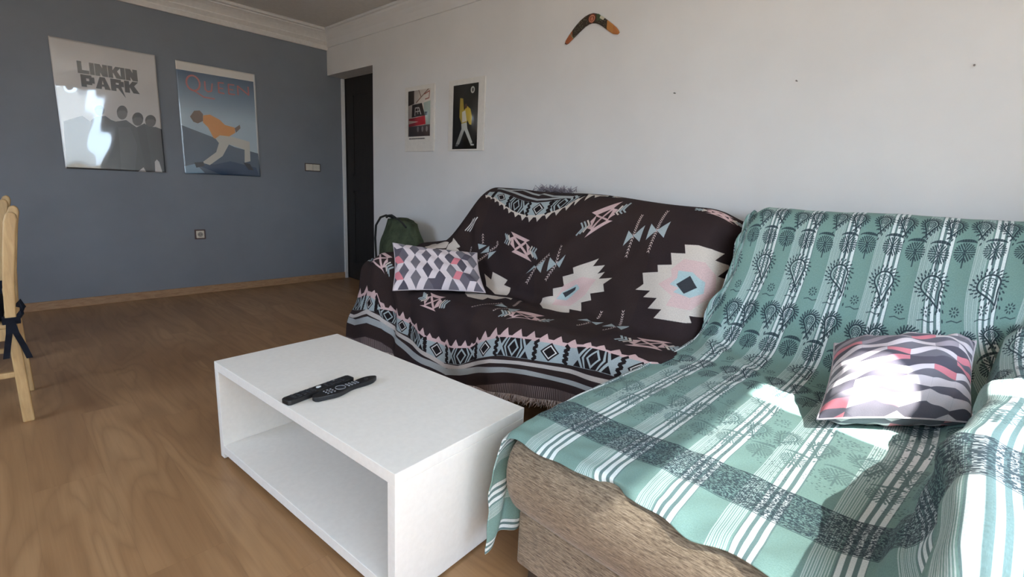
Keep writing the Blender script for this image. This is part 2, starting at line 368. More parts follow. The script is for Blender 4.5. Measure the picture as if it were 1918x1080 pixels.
    while t < 1.50:
        for i in range(-4, 24):
            s = .118 + .1525 * i * (1 if row % 4 == 0 else .5) * (1.0) + rng.uniform(-.006, .006) + (.03 if row % 4 == 2 else 0)
            tj = t + rng.uniform(-.008, .008)
            if row % 4 == 0: drop(s, tj, 1.12, rng.uniform(-.45, .0))
            elif row % 4 == 2: drop(s, tj, .76, rng.uniform(-.1, .35))
            elif row % 4 == 3: tree(s, tj, .80)
            else: sprig(s, tj - .006)
        t += (.082, .075, .100, .095)[row % 4]
        row += 1
    for i in range(150):
        s, tt = rng.uniform(G_S0, G_S1), rng.uniform(1.3, 1.6)
        for q in range(10):
            a = 2 * np.pi * q / 10; c.disc((X(s) + 16 * math.cos(a), T(tt) + 16 * math.sin(a)), 3, 2, ink, .4, 6, a)
    return c

def paint_rhombs(seed, W=900, Hh=560, n=6, rows=9, turn=False):
    """printed pillow: wavering pale ribbons of rhombs with grey lozenges between, some rhombs pink"""
    rng = random.Random(seed)
    g = [rgb('5a5560'), rgb('6b6670'), rgb('77727a')]
    c = Canvas(W, Hh, rgb('625d67'))
    sp = W / n; rh = Hh / rows; amp = sp * (.34 if turn else .44); hw = sp * .285
    for i in range(-1, int(n) + 2):
        cx = i * sp + sp * .3
        for r in range(-1, rows + 1):
            ph = (r + i) % 2
            x0 = cx + (amp if ph else -amp) * .5; x1 = cx + (-amp if ph else amp) * .5
            # lozenge to the right of this ribbon
            if ph: c.poly([(x1 + hw, (r + 1) * rh - rh), (x1 + hw + sp * .9, (r + 1) * rh - rh), (x1 + hw + sp * .9, (r + 1) * rh + rh), (x1 + hw, (r + 1) * rh + rh)], rng.choice(g))
        for r in range(-1, rows + 1):
            ph = (r + i) % 2
            x0 = cx + (amp if ph else -amp) * .5; x1 = cx + (-amp if ph else amp) * .5
            u = rng.random(); pk = .30 if (r + (i // 2)) % 3 == 1 else .06
            col = rgb('db8590') if u < pk else rgb('ded2d6') if u < .86 else rgb('a59aa2') if u < .93 else g[0]
            c.poly([(x0 - hw, r * rh), (x0 + hw, r * rh), (x1 + hw, (r + 1) * rh), (x1 - hw, (r + 1) * rh)], col)
    if turn: c.a = np.ascontiguousarray(c.a.transpose(1, 0, 2)); c.w, c.h = c.h, c.w
    return c

# ------------------------------------------------------------------ Blender plumbing
import bpy, bmesh
from mathutils import Matrix, Vector
sc = bpy.context.scene
COL = sc.collection

def link(ob, parent=None):
    COL.objects.link(ob)
    if parent is not None: ob.parent = parent
    return ob

def tag(ob, label=None, cat=None, group=None, kind=None):
    if label: ob['label'] = label
    if cat: ob['category'] = cat
    if group: ob['group'] = group
    if kind: ob['kind'] = kind
    return ob

def thing(name, loc, label, cat, group=None, rotz=0):
    e = bpy.data.objects.new(name, None); e.location = loc; e.rotation_euler = (0, 0, rotz); e.empty_display_size = .1
    return tag(link(e), label, cat, group)

def obj(name, bm, m, parent=None, smooth=False, bevel=0, seg=2, uvs=None):
    """one mesh object from a bmesh; vertices in world space, moved into the parent's space"""
    me = bpy.data.meshes.new(name)
    bm.normal_update(); bm.to_mesh(me); bm.free()
    if isinstance(m, (list, tuple)):
        for q in m: me.materials.append(q)
    else: me.materials.append(m)
    o = bpy.data.objects.new(name, me)
    link(o, parent)
    if parent is not None:
        P = parent; M4 = Matrix.Identity(4)
        while P is not None:
            M4 = Matrix.LocRotScale(P.location, P.rotation_euler, P.scale) @ M4 if P.type == 'EMPTY' else M4
            P = P.parent
        me.transform(M4.inverted())
    if smooth:
        me.polygons.foreach_set('use_smooth', [True] * len(me.polygons))
    if bevel:
        b = o.modifiers.new('bevel', 'BEVEL'); b.width = bevel; b.segments = seg; b.limit_method = 'ANGLE'; b.angle_limit = .6
        b.harden_normals = False
    return o

def add_box(bm, x0, x1, y0, y1, z0, z1, M4=None):
    v = [bm.verts.new(Vector(p) if M4 is None else M4 @ Vector(p)) for p in
         ((x0, y0, z0), (x1, y0, z0), (x1, y1, z0), (x0, y1, z0), (x0, y0, z1), (x1, y0, z1), (x1, y1, z1), (x0, y1, z1))]
    for f in ((0, 3, 2, 1), (4, 5, 6, 7), (0, 1, 5, 4), (1, 2, 6, 5), (2, 3, 7, 6), (3, 0, 4, 7)):
        bm.faces.new([v[i] for i in f])
    return bm

def box(*a, M4=None):
    return add_box(bmesh.new(), *a, M4=M4)

def add_prism(bm, pts, f0, f1):
    """closed outline pts; f0/f1 map a 2-D point to its two end positions"""
    a = [bm.verts.new(f0(*p)) for p in pts]; b = [bm.verts.new(f1(*p)) for p in pts]
    n = len(pts)
    fs = [bm.faces.new(a[::-1]), bm.faces.new(b)]
    for i in range(n): fs.append(bm.faces.new([a[i], a[(i + 1) % n], b[(i + 1) % n], b[i]]))
    bmesh.ops.recalc_face_normals(bm, faces=fs)
    return bm

def prism_y(pts, y0, y1):
    return add_prism(bmesh.new(), pts, lambda x, z: (x, y0, z), lambda x, z: (x, y1, z))

def add_tube(bm, path, r, seg=8, close=False):
    P = [Vector(p) for p in path]; rings = []
    up = Vector((0.13, .07, 1)).normalized()
    for i, p in enumerate(P):
        d = (P[min(i + 1, len(P) - 1)] - P[max(i - 1, 0)]).normalized()
        a = d.cross(up)
        if a.length < 1e-3: a = d.cross(Vector((1, 0, 0)))
        a.normalize(); b = a.cross(d).normalized()
        rr = r[i] if isinstance(r, (list, tuple)) else r
        rings.append([bm.verts.new(p + (a * math.cos(t) + b * math.sin(t)) * rr) for t in [2 * math.pi * k / seg for k in range(seg)]])
    for q, w in zip(rings[:-1], rings[1:]):
        for k in range(seg): bm.faces.new([q[k], q[(k + 1) % seg], w[(k + 1) % seg], w[k]])
    bm.faces.new(rings[0][::-1]); bm.faces.new(rings[-1])
    return bm

def grid_obj(name, G, m, parent=None, thick=0, wrap=False):
    """a sheet from a grid of points, uv = position in the grid"""
    n, k = G.shape[:2]
    me = bpy.data.meshes.new(name)
    V = G.reshape(-1, 3)
    i, j = np.meshgrid(np.arange(n - 1), np.arange(k - 1), indexing='ij')
    a = (i * k + j).ravel(); F = np.c_[a, a + k, a + k + 1, a + 1]
    nf = len(F)
    me.vertices.add(len(V)); me.vertices.foreach_set('co', V.ravel().astype(np.float32))
    me.loops.add(nf * 4); me.loops.foreach_set('vertex_index', F.ravel().astype(np.int32))
    me.polygons.add(nf); me.polygons.foreach_set('loop_start', np.arange(0, nf * 4, 4, dtype=np.int32))
    me.polygons.foreach_set('use_smooth', np.ones(nf, bool))
    uvl = me.uv_layers.new(name='UVMap')
    uu, vv = np.meshgrid(np.linspace(0, 1, n), 1 - np.linspace(0, 1, k), indexing='ij')
    UV = np.c_[uu.ravel(), vv.ravel()][F.ravel()]
    uvl.data.foreach_set('uv', UV.ravel().astype(np.float32))
    me.update(calc_edges=True); me.validate()
    me.materials.append(m)
    o = bpy.data.objects.new(name, me); link(o, parent)
    if parent is not None:
        me.transform(Matrix.LocRotScale(parent.location, parent.rotation_euler, parent.scale).inverted())
    if thick:
        s = o.modifiers.new('thickness', 'SOLIDIFY'); s.thickness = thick; s.offset = 0
    return o

# ------------------------------------------------------------------ materials
def lin(c):
    return tuple(((x + .055) / 1.055) ** 2.4 if x > .04045 else x / 12.92 for x in c) + (1,)

class Mat:
    def __init__(self, name, col='808080', rough=.6, spec=.5, metal=0, coat=0, sheen=0):
        self.m = bpy.data.materials.new(name); self.m.use_nodes = True
        self.t = self.m.node_tree; self.b = self.t.nodes['Principled BSDF']
        self.b.inputs['Base Color'].default_value = lin(rgb(col)); self.b.inputs['Roughness'].default_value = rough
        self.b.inputs['Specular IOR Level'].default_value = spec; self.b.inputs['Metallic'].default_value = metal
        if coat: self.b.inputs['Coat Weight'].default_value = coat; self.b.inputs['Coat Roughness'].default_value = .05
        if sheen: self.b.inputs['Sheen Weight'].default_value = sheen; self.b.inputs['Sheen Roughness'].default_value = .5
    def n(self, kind, **kw):
        q = self.t.nodes.new(kind)
        for k, v in kw.items():
            if k in q.inputs: q.inputs[k].default_value = v
            else: setattr(q, k, v)
        return q
    def l(self, a, b): self.t.links.new(a, b)
    def coords(self, scale=(1, 1, 1), kind='Object', rot=(0, 0, 0)):
        t = self.n('ShaderNodeTexCoord'); mp = self.n('ShaderNodeMapping'); mp.inputs['Scale'].default_value = scale
        mp.inputs['Rotation'].default_value = rot
        self.l(t.outputs[kind], mp.inputs['Vector']); return mp.outputs['Vector']
    def noise(self, scale, vec, detail=4, rough=.55, dist=0):
        q = self.n('ShaderNodeTexNoise'); q.inputs['Scale'].default_value = scale; q.inputs['Detail'].default_value = detail
        q.inputs['Roughness'].default_value = rough; q.inputs['Distortion'].default_value = dist
        self.l(vec, q.inputs['Vector']); return q.outputs['Fac']
    def ramp(self, fac, stops):
        r = self.n('ShaderNodeValToRGB'); e = r.color_ramp.elements
        while len(e) < len(stops): e.new(.5)
        for q, (p, c) in zip(e, stops): q.position = p; q.color = lin(rgb(c)) if isinstance(c, str) else c
        self.l(fac, r.inputs['Fac']); return r.outputs['Color']
    def mix(self, a, b, fac, mode='MIX'):
        q = self.n('ShaderNodeMix', data_type='RGBA', blend_type=mode)
        for s, v in ((q.inputs[6], a), (q.inputs[7], b), (q.inputs[0], fac)):
            if hasattr(v, 'is_linked'): self.l(v, s)
            else: s.default_value = v
        return q.outputs[2]
    def math(self, op, a, b=0, c=None):
        q = self.n('ShaderNodeMath', operation=op)
        for s, v in zip(q.inputs, (a, b, c)):
            if v is None: continue
            if hasattr(v, 'is_linked'): self.l(v, s)
            else: s.default_value = v
        return q.outputs[0]
    def bump(self, h, strength=.2, dist=.01):
        q = self.n('ShaderNodeBump'); q.inputs['Strength'].default_value = strength; q.inputs['Distance'].default_value = dist
        self.l(h, q.inputs['Height']); self.l(q.outputs['Normal'], self.b.inputs['Normal'])
    def color(self, s): self.l(s, self.b.inputs['Base Color'])
    def picture(self, canvas, interp='Linear'):
        q = self.n('ShaderNodeTexImage'); q.image = canvas.image(self.m.name); q.interpolation = interp; q.extension = 'EXTEND'
        t = self.n('ShaderNodeTexCoord'); self.l(t.outputs['UV'], q.inputs['Vector']); return q.outputs['Color']

def wood(name, a, b, cc, scale=(1, 1, 1), rough=.45, rot=(0, 0, 0)):
    m = Mat(name, rough=rough); v = m.coords(scale, rot=rot)
    n = m.noise(6, v, 6, .6, .4); m.color(m.ramp(n, ((.30, a), (.5, b), (.72, cc)))); m.bump(n, .06, .004); return m.m

def plain(name, col, rough=.5, **kw):
    """painted or moulded surface with a faint mottling"""
    m = Mat(name, col, rough, **kw); v = m.coords()
    n = m.noise(35, v, 3); h = tuple(min(1, x * 1.04) for x in lin(rgb(col))[:3]) + (1,); d = tuple(x * .95 for x in lin(rgb(col))[:3]) + (1,)
    m.color(m.ramp(n, ((.3, d), (.7, h)))); m.bump(n, .03, .002); return m.m

# white wall: painted, faint brush and roller texture
m = Mat('white_wall_paint', 'd6d2d2', .75, .3); v = m.coords((1, 1, 1))
n = m.noise(2.2, v, 4); m.color(m.ramp(n, ((.3, 'd6d4d3'), (.7, 'dddbda'))))
n2 = m.noise(120, m.coords((1, 1, .35)), 3); m.bump(n2, .10, .003); M_WHITE = m.m
m = Mat('slate_wall_paint', '4a5058', .62, .4); n = m.noise(3, m.coords(), 4); m.color(m.ramp(n, ((.3, '767a82'), (.7, '7c8088')))); m.bump(m.noise(110, m.coords(), 3), .08, .003); M_SLATE = m.m
M_CEIL = plain('ceiling_paint', 'd2cec9', .8); M_CORN = plain('cornice_plaster', 'd5d0cb', .7)
M_WHITE_WOOD = plain('white_painted_wood', 'd9d7d5', .45)

# floor: oak laminate boards running towards the slate wall
m = Mat('oak_laminate', rough=.36, spec=.4)
tc = m.coords((1, 1, 1)); sx = m.n('ShaderNodeSeparateXYZ'); m.l(tc, sx.inputs[0])
bw = m.math('DIVIDE', sx.outputs['X'], .192); bi = m.math('FLOOR', bw); bf = m.math('FRACT', bw)
wn = m.n('ShaderNodeTexWhiteNoise', noise_dimensions='1D'); m.l(bi, wn.inputs['W'])
yo = m.math('MULTIPLY_ADD', wn.outputs['Value'], 7.3, sx.outputs['Y'])
yl = m.math('DIVIDE', yo, 1.28); yi = m.math('FLOOR', yl); yf_ = m.math('FRACT', yl)
wn2 = m.n('ShaderNodeTexWhiteNoise', noise_dimensions='2D'); cb = m.n('ShaderNodeCombineXYZ'); m.l(bi, cb.inputs[0]); m.l(yi, cb.inputs[1]); m.l(cb.outputs[0], wn2.inputs['Vector'])
cv = m.n('ShaderNodeCombineXYZ'); m.l(sx.outputs['X'], cv.inputs[0]); m.l(m.math('MULTIPLY', yo, .16), cv.inputs[1]); m.l(m.math('MULTIPLY', wn2.outputs['Value'], 9.), cv.inputs[2])
big = m.noise(5.5, cv.outputs[0], 2, .45, .5)
rings = m.math('FRACT', m.math('MULTIPLY', big, 9.0)); rings = m.math('ABSOLUTE', m.math('SUBTRACT', rings, .5))
fine = m.n('ShaderNodeCombineXYZ'); m.l(sx.outputs['X'], fine.inputs[0]); m.l(m.math('MULTIPLY', yo, .03), fine.inputs[1]); m.l(wn2.outputs['Value'], fine.inputs[2])
fn = m.noise(95, fine.outputs[0], 4, .6)
base = m.ramp(big, ((.25, '8d6a49'), (.5, '9e7a56'), (.75, 'ad8963')))
g1 = m.mix(base, lin(rgb('76563a')), m.math('MULTIPLY', m.math('MULTIPLY', rings, rings), 1.5))
g2 = m.mix(g1, lin(rgb('6f4a2b')), m.math('MULTIPLY', m.math('SUBTRACT', fn, .42), .75))
tone = m.mix(g2, lin(rgb('84613f')), m.math('MULTIPLY', wn2.outputs['Value'], .12))
seam = m.math('MAXIMUM', m.math('GREATER_THAN', m.math('ABSOLUTE', m.math('SUBTRACT', bf, .5)), .496), m.math('GREATER_THAN', m.math('ABSOLUTE', m.math('SUBTRACT', yf_, .5)), .4992))
m.color(m.mix(tone, lin(rgb('5d4530')), m.math('MULTIPLY', seam, .16)))
m.bump(fn, .04, .002); M_FLOOR = m.m
M_SKIRT = wood('oak_skirting', '8f6c4e', '9f7b5b', 'ab8967', (3, 3, 12))
M_PINE = wood('pine_wood', 'a98a5f', 'bb9a6b', 'c8a97b', (9, 9, 1.2), .5)
M_DOOR = wood('dark_stained_door', '1b1715', '211c19', '292320', (12, 12, 1), .6)

# sofa upholstery: brushed grey-brown tweed, streaks across
def tweed(name, a, b, c_):
    m = Mat(name, rough=.9, spec=.2, sheen=.15)
    n = m.noise(34, m.coords((4.0, .55, 11.0)), 6, .8); n2 = m.noise(260, m.coords((1, .22, 1.6)), 3, .7)
    mixd = m.math('ADD', m.math('MULTIPLY', n, .55), m.math('MULTIPLY', n2, .45))
    m.color(m.ramp(mixd, ((.40, a), (.5, b), (.60, c_)))); m.bump(mixd, .25, .003); return m.m
M_TWEED = tweed('grey_brown_tweed', '54483b', '7c6d5b', '9a8b77')
M_FOOT = plain('dark_plastic', '2a2522', .5)

def cloth_mat(name, canvas, weave, rough=.92, sheen=.1, soft=0.0):
    m = Mat(name, rough=rough, spec=.15, sheen=sheen)
    pic = m.picture(canvas)
    v = m.coords((1, 1, 1), 'UV'); w1 = m.noise(weave, v, 2); w2 = m.noise(weave * 3.1, m.coords((1, .25, 1), 'UV'), 2)
    wv = m.math('ADD', m.math('MULTIPLY', w1, .5), m.math('MULTIPLY', w2, .5))
    shade = m.ramp(wv, ((.3, (.80, .80, .80, 1)), (.7, (1.12, 1.12, 1.12, 1))))
    m.color(m.mix(pic, shade, 1.0, 'MULTIPLY')); m.bump(wv, .25, .003); return m.m

# ------------------------------------------------------------------ the room
def struct(name, bm, m, **kw):
    o = obj(name, bm, m, **kw); o['kind'] = 'structure'; return o
YG, XW, ZC, XL, YB = 4.987, 2.514, 2.47, -2.2, -.75
struct('floor', box(XL - .2, 3.6, YB - .2, YG + .2, -.12, 0), M_FLOOR)
struct('ceiling', box(XL - .2, 2.9, YB - .2, YG + .2, ZC, ZC + .12), M_CEIL)
struct('wall_slate', box(XL - .2, 2.90, YG, YG + .15, 0, ZC), M_SLATE)
VY0, VY1, VZ0, VZ1 = 1.5, 3.1, .95, 2.15
bm = box(XL - .15, XL, YB, VY0, 0, ZC); add_box(bm, XL - .15, XL, VY1, YG, 0, ZC); add_box(bm, XL - .15, XL, VY0, VY1, 0, VZ0); add_box(bm, XL - .15, XL, VY0, VY1, VZ1, ZC)
struct('wall_left', bm, M_WHITE)
# white wall with the doorway at its far end
OY, OZ, XT = 4.146, 2.068, 2.654
bm = box(XW, XT, YB, OY, 0, ZC); add_box(bm, XW, XT, OY, YG, OZ, ZC)
struct('wall_right', bm, M_WHITE)
# window wall behind the camera: an opening for the wide window
WX0, WX1, WZ1 = -1.45, 1.50, 2.355
bm = box(XL - .15, WX0, YB - .16, YB, 0, ZC); add_box(bm, WX1, XW, YB - .16, YB, 0, ZC); add_box(bm, WX0, WX1, YB - .16, YB, WZ1, ZC)
struct('wall_window', bm, M_WHITE)
# sliding window: white frame, two glazed leaves; the outer leaf is slid back a hand's width
m = Mat('added_blind_fabric', 'd9d6cf', .8); tr = m.n('ShaderNodeBsdfTransparent'); tr.inputs['Color'].default_value = (.40, .40, .40, 1)
tl = m.n('ShaderNodeBsdfTranslucent'); tl.inputs['Color'].default_value = (.75, .75, .72, 1)
m1 = m.n('ShaderNodeMixShader'); m1.inputs[0].default_value = .55; m.l(m.b.outputs[0], m1.inputs[1]); m.l(tl.outputs[0], m1.inputs[2])
ad = m.n('ShaderNodeMixShader'); ad.inputs[0].default_value = .40
trw = m.n('ShaderNodeBsdfTransparent'); m.l(m1.outputs[0], ad.inputs[1]); m.l(trw.outputs[0], ad.inputs[2])
m.l(ad.outputs[0], m.t.nodes['Material Output'].inputs['Surface']); M_ADDED_BLIND = m.m
m = Mat('clear_glass', 'ffffff', .0); m.t.nodes.remove(m.b)
tr = m.n('ShaderNodeBsdfTransparent'); tr.inputs['Color'].default_value = (.92, .94, .94, 1)
gl = m.n('ShaderNodeBsdfGlossy'); gl.inputs['Roughness'].default_value = .02
mx = m.n('ShaderNodeMixShader'); mx.inputs[0].default_value = .06
m.l(tr.outputs[0], mx.inputs[1]); m.l(gl.outputs[0], mx.inputs[2]); m.l(mx.outputs[0], m.t.nodes['Material Output'].inputs['Surface']); M_CLEAR = m.m
bm = bmesh.new(); yw = YB - .12
for a in ((WX0, WX1, yw, yw + .06, WZ1 - .03, WZ1), (WX0, WX1, yw, yw + .06, 0, .03), (WX0, WX0 + .03, yw, yw + .06, .03, WZ1 - .03), (WX1 - .03, WX1, yw, yw + .06, .03, WZ1 - .03)):
    add_box(bm, *a)
wf = struct('window_1', bm, M_WHITE_WOOD)
def leaf(x0, x1, y, glass):
    bm = bmesh.new()
    for a in ((x0, x1, y, y + .025, .03, .075), (x0, x1, y, y + .025, WZ1 - .075, WZ1 - .03), (x0, x0 + .035, y, y + .025, .075, WZ1 - .075), (x1 - .012, x1, y, y + .025, .075, WZ1 - .075)):
        add_box(bm, *a)
    obj('window_sash', bm, M_WHITE_WOOD, wf)
    obj('window_pane', box(x0 + .035, x1 - .012, y + .01, y + .015, .075, WZ1 - .075), glass, wf)
leaf(WX0 + .03, .0, yw + .002, M_CLEAR); leaf(-.03, WX1 - .03, yw + .030, M_CLEAR)
# smaller unseen window added on the dining side to brighten the far end
bm = bmesh.new(); xw = XL - .10
for a in ((xw, xw + .05, VY0, VY1, VZ0, VZ0 + .05), (xw, xw + .05, VY0, VY1, VZ1 - .05, VZ1), (xw, xw + .05, VY0, VY0 + .05, VZ0 + .05, VZ1 - .05), (xw, xw + .05, VY1 - .05, VY1, VZ0 + .05, VZ1 - .05), (xw, xw + .05, (VY0 + VY1) / 2 - .03, (VY0 + VY1) / 2 + .03, VZ0 + .05, VZ1 - .05)): add_box(bm, *a)
w2 = struct('window_added', bm, M_WHITE_WOOD)
for a, b in ((VY0 + .05, (VY0 + VY1) / 2 - .03), ((VY0 + VY1) / 2 + .03, VY1 - .05)): obj('window_pane', box(xw + .02, xw + .025, a, b, VZ0 + .05, VZ1 - .05), M_CLEAR, w2)
# roller blind added out of view to dim sun and sky, narrower than opening
bm = box(WX0 + .03, 1.330, YB - .030, YB - .028, 1.10, WZ1 - .02); obj('added_blind_cloth', bm, M_ADDED_BLIND, wf)
bm = bmesh.new(); add_tube(bm, [(WX0 + .02, YB - .029, WZ1 - .03), (1.34, YB - .029, WZ1 - .03)], .018, 12); add_tube(bm, [(WX0 + .03, YB - .029, 1.10), (1.33, YB - .029, 1.10)], .007, 8); obj('added_blind_roller', bm, M_WHITE_WOOD, wf)
# added unseen balcony: tiled floor bounces sun, solid parapet blocks low sky
struct('floor_added_balcony', box(-2.6, 3.2, -2.2, YB - .2, -.12, -.02), plain('added_balcony_tile', 'b39373', .7))
struct('wall_added_parapet', box(-2.6, 3.2, -2.2, -2.05, -.02, 1.08), plain('added_parapet_render', 'c8bba6', .85))

# cornices
def cornice(name, prof, path):
    bm = bmesh.new(); P = [Vector((a, b, 0)) for a, b in path]
    return bm
bm = bmesh.new()
pg = [(0, 2.298), (.018, 2.298), (.024, 2.312), (.030, 2.330), (.026, 2.338), (.040, 2.352), (.055, 2.368), (.052, 2.376), (.066, 2.392), (.086, 2.412), (.108, 2.428), (.118, 2.432), (.118, 2.442), (.140, 2.446), (.144, 2.458), (.138, ZC), (0, ZC)]
add_prism(bm, [(YG - a, z) for a, z in pg], lambda y, z: (XL, y, z), lambda y, z: (XW - .001, y, z)); struct('trim_1', bm, M_CORN, bevel=.002)
bm = bmesh.new()
pw_ = [(0, 2.318), (.010, 2.320), (.016, 2.345), (.026, 2.375), (.045, 2.408), (.066, 2.430), (.070, 2.446), (.086, 2.450), (.088, 2.461), (.084, ZC), (0, ZC)]
add_prism(bm, [(XW - a, z) for a, z in pw_], lambda x, z: (x, YB, z), lambda x, z: (x, YG - .001, z)); struct('trim_2', bm, M_WHITE, bevel=.002)
# skirting boards
struct('baseboard_slate', box(XL, 2.655, YG - .014, YG, 0, .066), M_SKIRT, bevel=.003)
struct('baseboard_right', box(XW - .014, XW, YB, OY, 0, .066), M_SKIRT, bevel=.003)
struct('baseboard_left', box(XL, XL + .014, YB, YG - .014, 0, .066), M_SKIRT, bevel=.003)
# doorway: pale casing strip and the dark door leaf set back behind it
struct('trim_3', box(2.655, 2.687, YG - .020, YG + .01, 0, 2.062), M_WHITE_WOOD, bevel=.002)
d = struct('door_1', box(2.70, 2.74, OY - .10, YG + .12, .004, OZ + .10), M_DOOR)
bm = bmesh.new()
for z0, z1 in ((.18, .95), (1.10, 1.92)):
    for a in ((2.694, 2.70, OY + .12, YG - .15, z0, z0 + .025), (2.694, 2.70, OY + .12, YG - .15, z1 - .025, z1), (2.694, 2.70, OY + .12, OY + .145, z0, z1), (2.694, 2.70, YG - .175, YG - .15, z0, z1)): add_box(bm, *a)
obj('door_moulding', bm, M_DOOR, d)
bm = box(2.74, 2.9, OY - .3, YG + .15, 0, ZC); add_box(bm, XT, 2.74, OY - .3, OY - .1, 0, ZC); add_box(bm, XT, 2.74, OY - .1, YG, OZ + .10, ZC); add_box(bm, XT, 2.70, OY - .1, OY, 0, OZ + .1); add_box(bm, XT, 2.70, OY, YG, OZ + .001, OZ + .1)
struct('wall_corridor', bm, M_WHITE)

# ------------------------------------------------------------------ posters and pictures
def glossy(name, canvas, rough=.10, coat=.6, wob=.0, cior=1.5):
    m = Mat(name, rough=rough, spec=.5, coat=coat); m.color(m.picture(canvas)); m.b.inputs['Coat IOR'].default_value = cior; m.b.inputs['Coat Roughness'].default_value = .03
    if wob:
        n = m.noise(wob, m.coords((1, 1, 1), 'UV'), 1, .3); m.bump(n, .9, .012)
    return m.m

def homog(px, size):
    """maps points measured on the photographed sheet onto the sheet itself"""
    A = []; dst = [(0, 0), (size[0], 0), (0, size[1]), (size[0], size[1])]
    for (x, y), (u, v) in zip(px, dst):
        A.append([x, y, 1, 0, 0, 0, -u * x, -u * y, -u]); A.append([0, 0, 0, x, y, 1, -v * x, -v * y, -v])
    h = np.linalg.svd(np.array(A, float))[2][-1].reshape(3, 3)
    def f(L):
        P = np.c_[np.array(L, float), np.ones(len(L))] @ h.T
        return P[:, :2] / P[:, 2:]
    return f

def sheet(name, x0, x1, z0, z1, y, m, curl, label, cat, group=None):
    n, k = 60, 80
    u = np.linspace(0, 1, n)[:, None] + np.zeros((1, k)); v = np.linspace(0, 1, k)[None, :] + np.zeros((n, 1))
    G = np.zeros((n, k, 3)); G[..., 0] = x0 + (x1 - x0) * u; G[..., 2] = z1 + (z0 - z1) * v
    G[..., 1] = y - .004 - curl(u, v)
    o = grid_obj(name, G, m, thick=.001); return tag(o, label, cat, group)

# poster A: grey sheet, dark block lettering, row of dark figures
def poster_a():
    c = Canvas(620, 910, rgb('b9b4b1'))
    f = homog([(89, 67), (290, 104), (123, 316.5), (309, 322.5)], (620, 910))
    z = lambda L, ox=60, oy=40, k=6.75: f([(ox + x / k, oy + y / k) for x, y in L])
    DK = rgb('232528')
    def letters(rows, u0, v0, cw, ch, gap, skew=0):
        return
    # block letters on a 5-wide grid drawn as polygons
    def glyph(ch, x, y, w, h):
        s = w * .39 if ch != 'I' else w; B = []
        R = lambda a, b, c_, d: B.append([(x + a, y + b), (x + c_, y + b), (x + c_, y + d), (x + a, y + d)])
        if ch == 'L': R(0, 0, s, h); R(0, h - s * .95, w, h)
        if ch == 'I': R(0, 0, s, h)
        if ch == 'N': R(0, 0, s, h); R(w - s, 0, w, h); B.append([(x, y), (x + s * 1.1, y), (x + w, y + h), (x + w - s * 1.1, y + h)])
        if ch == 'K': R(0, 0, s, h); B.append([(x + s * .7, y + h * .48), (x + w - s * .9, y), (x + w + s * .25, y), (x + s * 1.4, y + h * .62)]); B.append([(x + s * .9, y + h * .42), (x + s * 1.8, y + h * .30), (x + w + s * .4, y + h), (x + w - s * .9, y + h)])
        if ch == 'P': R(0, 0, s, h); R(0, 0, w * .8, s * .8); R(0, h * .5, w * .8, h * .5 + s * .8); R(w - s, s * .4, w, h * .5 + s * .4)
        if ch == 'A': B.append([(x, y + h), (x + w * .33, y), (x + w * .67, y), (x + w, y + h), (x + w - s, y + h), (x + w * .5, y + h * .25), (x + s, y + h)]); R(w * .25, h * .6, w * .75, h * .78)
        if ch == 'R': R(0, 0, s, h); R(0, 0, w * .8, s * .8); R(0, h * .45, w * .8, h * .45 + s * .8); R(w - s, s * .4, w, h * .45 + s * .4); B.append([(x + w * .35, y + h * .5), (x + w * .75, y + h * .5), (x + w * 1.05, y + h * 1.5)])
        for q in B: c.poly(q, DK)
    x = 138
    for ch, w in (('L', 66), ('I', 27), ('N', 74), ('K', 72), ('I', 27), ('N', 74)):
        glyph(ch, x, 136, w, 84); x += w + 3
    x = 150
    for ch, w in (('P', 78), ('A', 88), ('R', 80), ('K', 80)):
        glyph(ch, x, 226, w, 86); x += w + 3
    # four figures seen from below, heads then dark coats
    FG = rgb('383c41')
    z2 = lambda L: z(L, 60, 190, 6.75)
    for cx, cy, rx, ry in ((855, 125, 60, 62), (1140, 150, 66, 84), (1335, 232, 68, 80), (1495, 255, 66, 72)):
        p = z2([(cx + rx * math.cos(t), cy + ry * math.sin(t)) for t in np.linspace(0, 6.28, 24, endpoint=False)])
        c.poly(p, rgb('4c4a4a'))
        p = z2([(cx + rx * 1.02 * math.cos(t), cy - 10 + ry * .98 * math.sin(t)) for t in np.linspace(3.0, 6.45, 16)] + [(cx + rx * .5, cy - ry * .35), (cx - rx * .5, cy - ry * .35)])
        c.poly(p, rgb('2b2a2c'))
    c.poly(z2([(1060, 260), (1190, 240), (1260, 290), (1320, 330), (1420, 280), (1470, 320), (1560, 325), (1640, 355), (1690, 890), (1640, 890), (1600, 760), (1570, 730), (1545, 760), (1550, 885), (1440, 890), (1405, 830), (1330, 890), (800, 880), (690, 600), (700, 300), (800, 200), (930, 190), (1000, 240)]), FG)
    c.poly(z2([(400, 260), (640, 190), (760, 280), (800, 880), (440, 860)]), FG)
    c.poly(z2([(1090, 330), (1240, 330), (1330, 560), (1300, 880), (1130, 880)]), rgb('42474b'))
    c.poly(z2([(1320, 330), (1430, 310), (1520, 880), (1440, 870)]), rgb('31353a'))
    return c
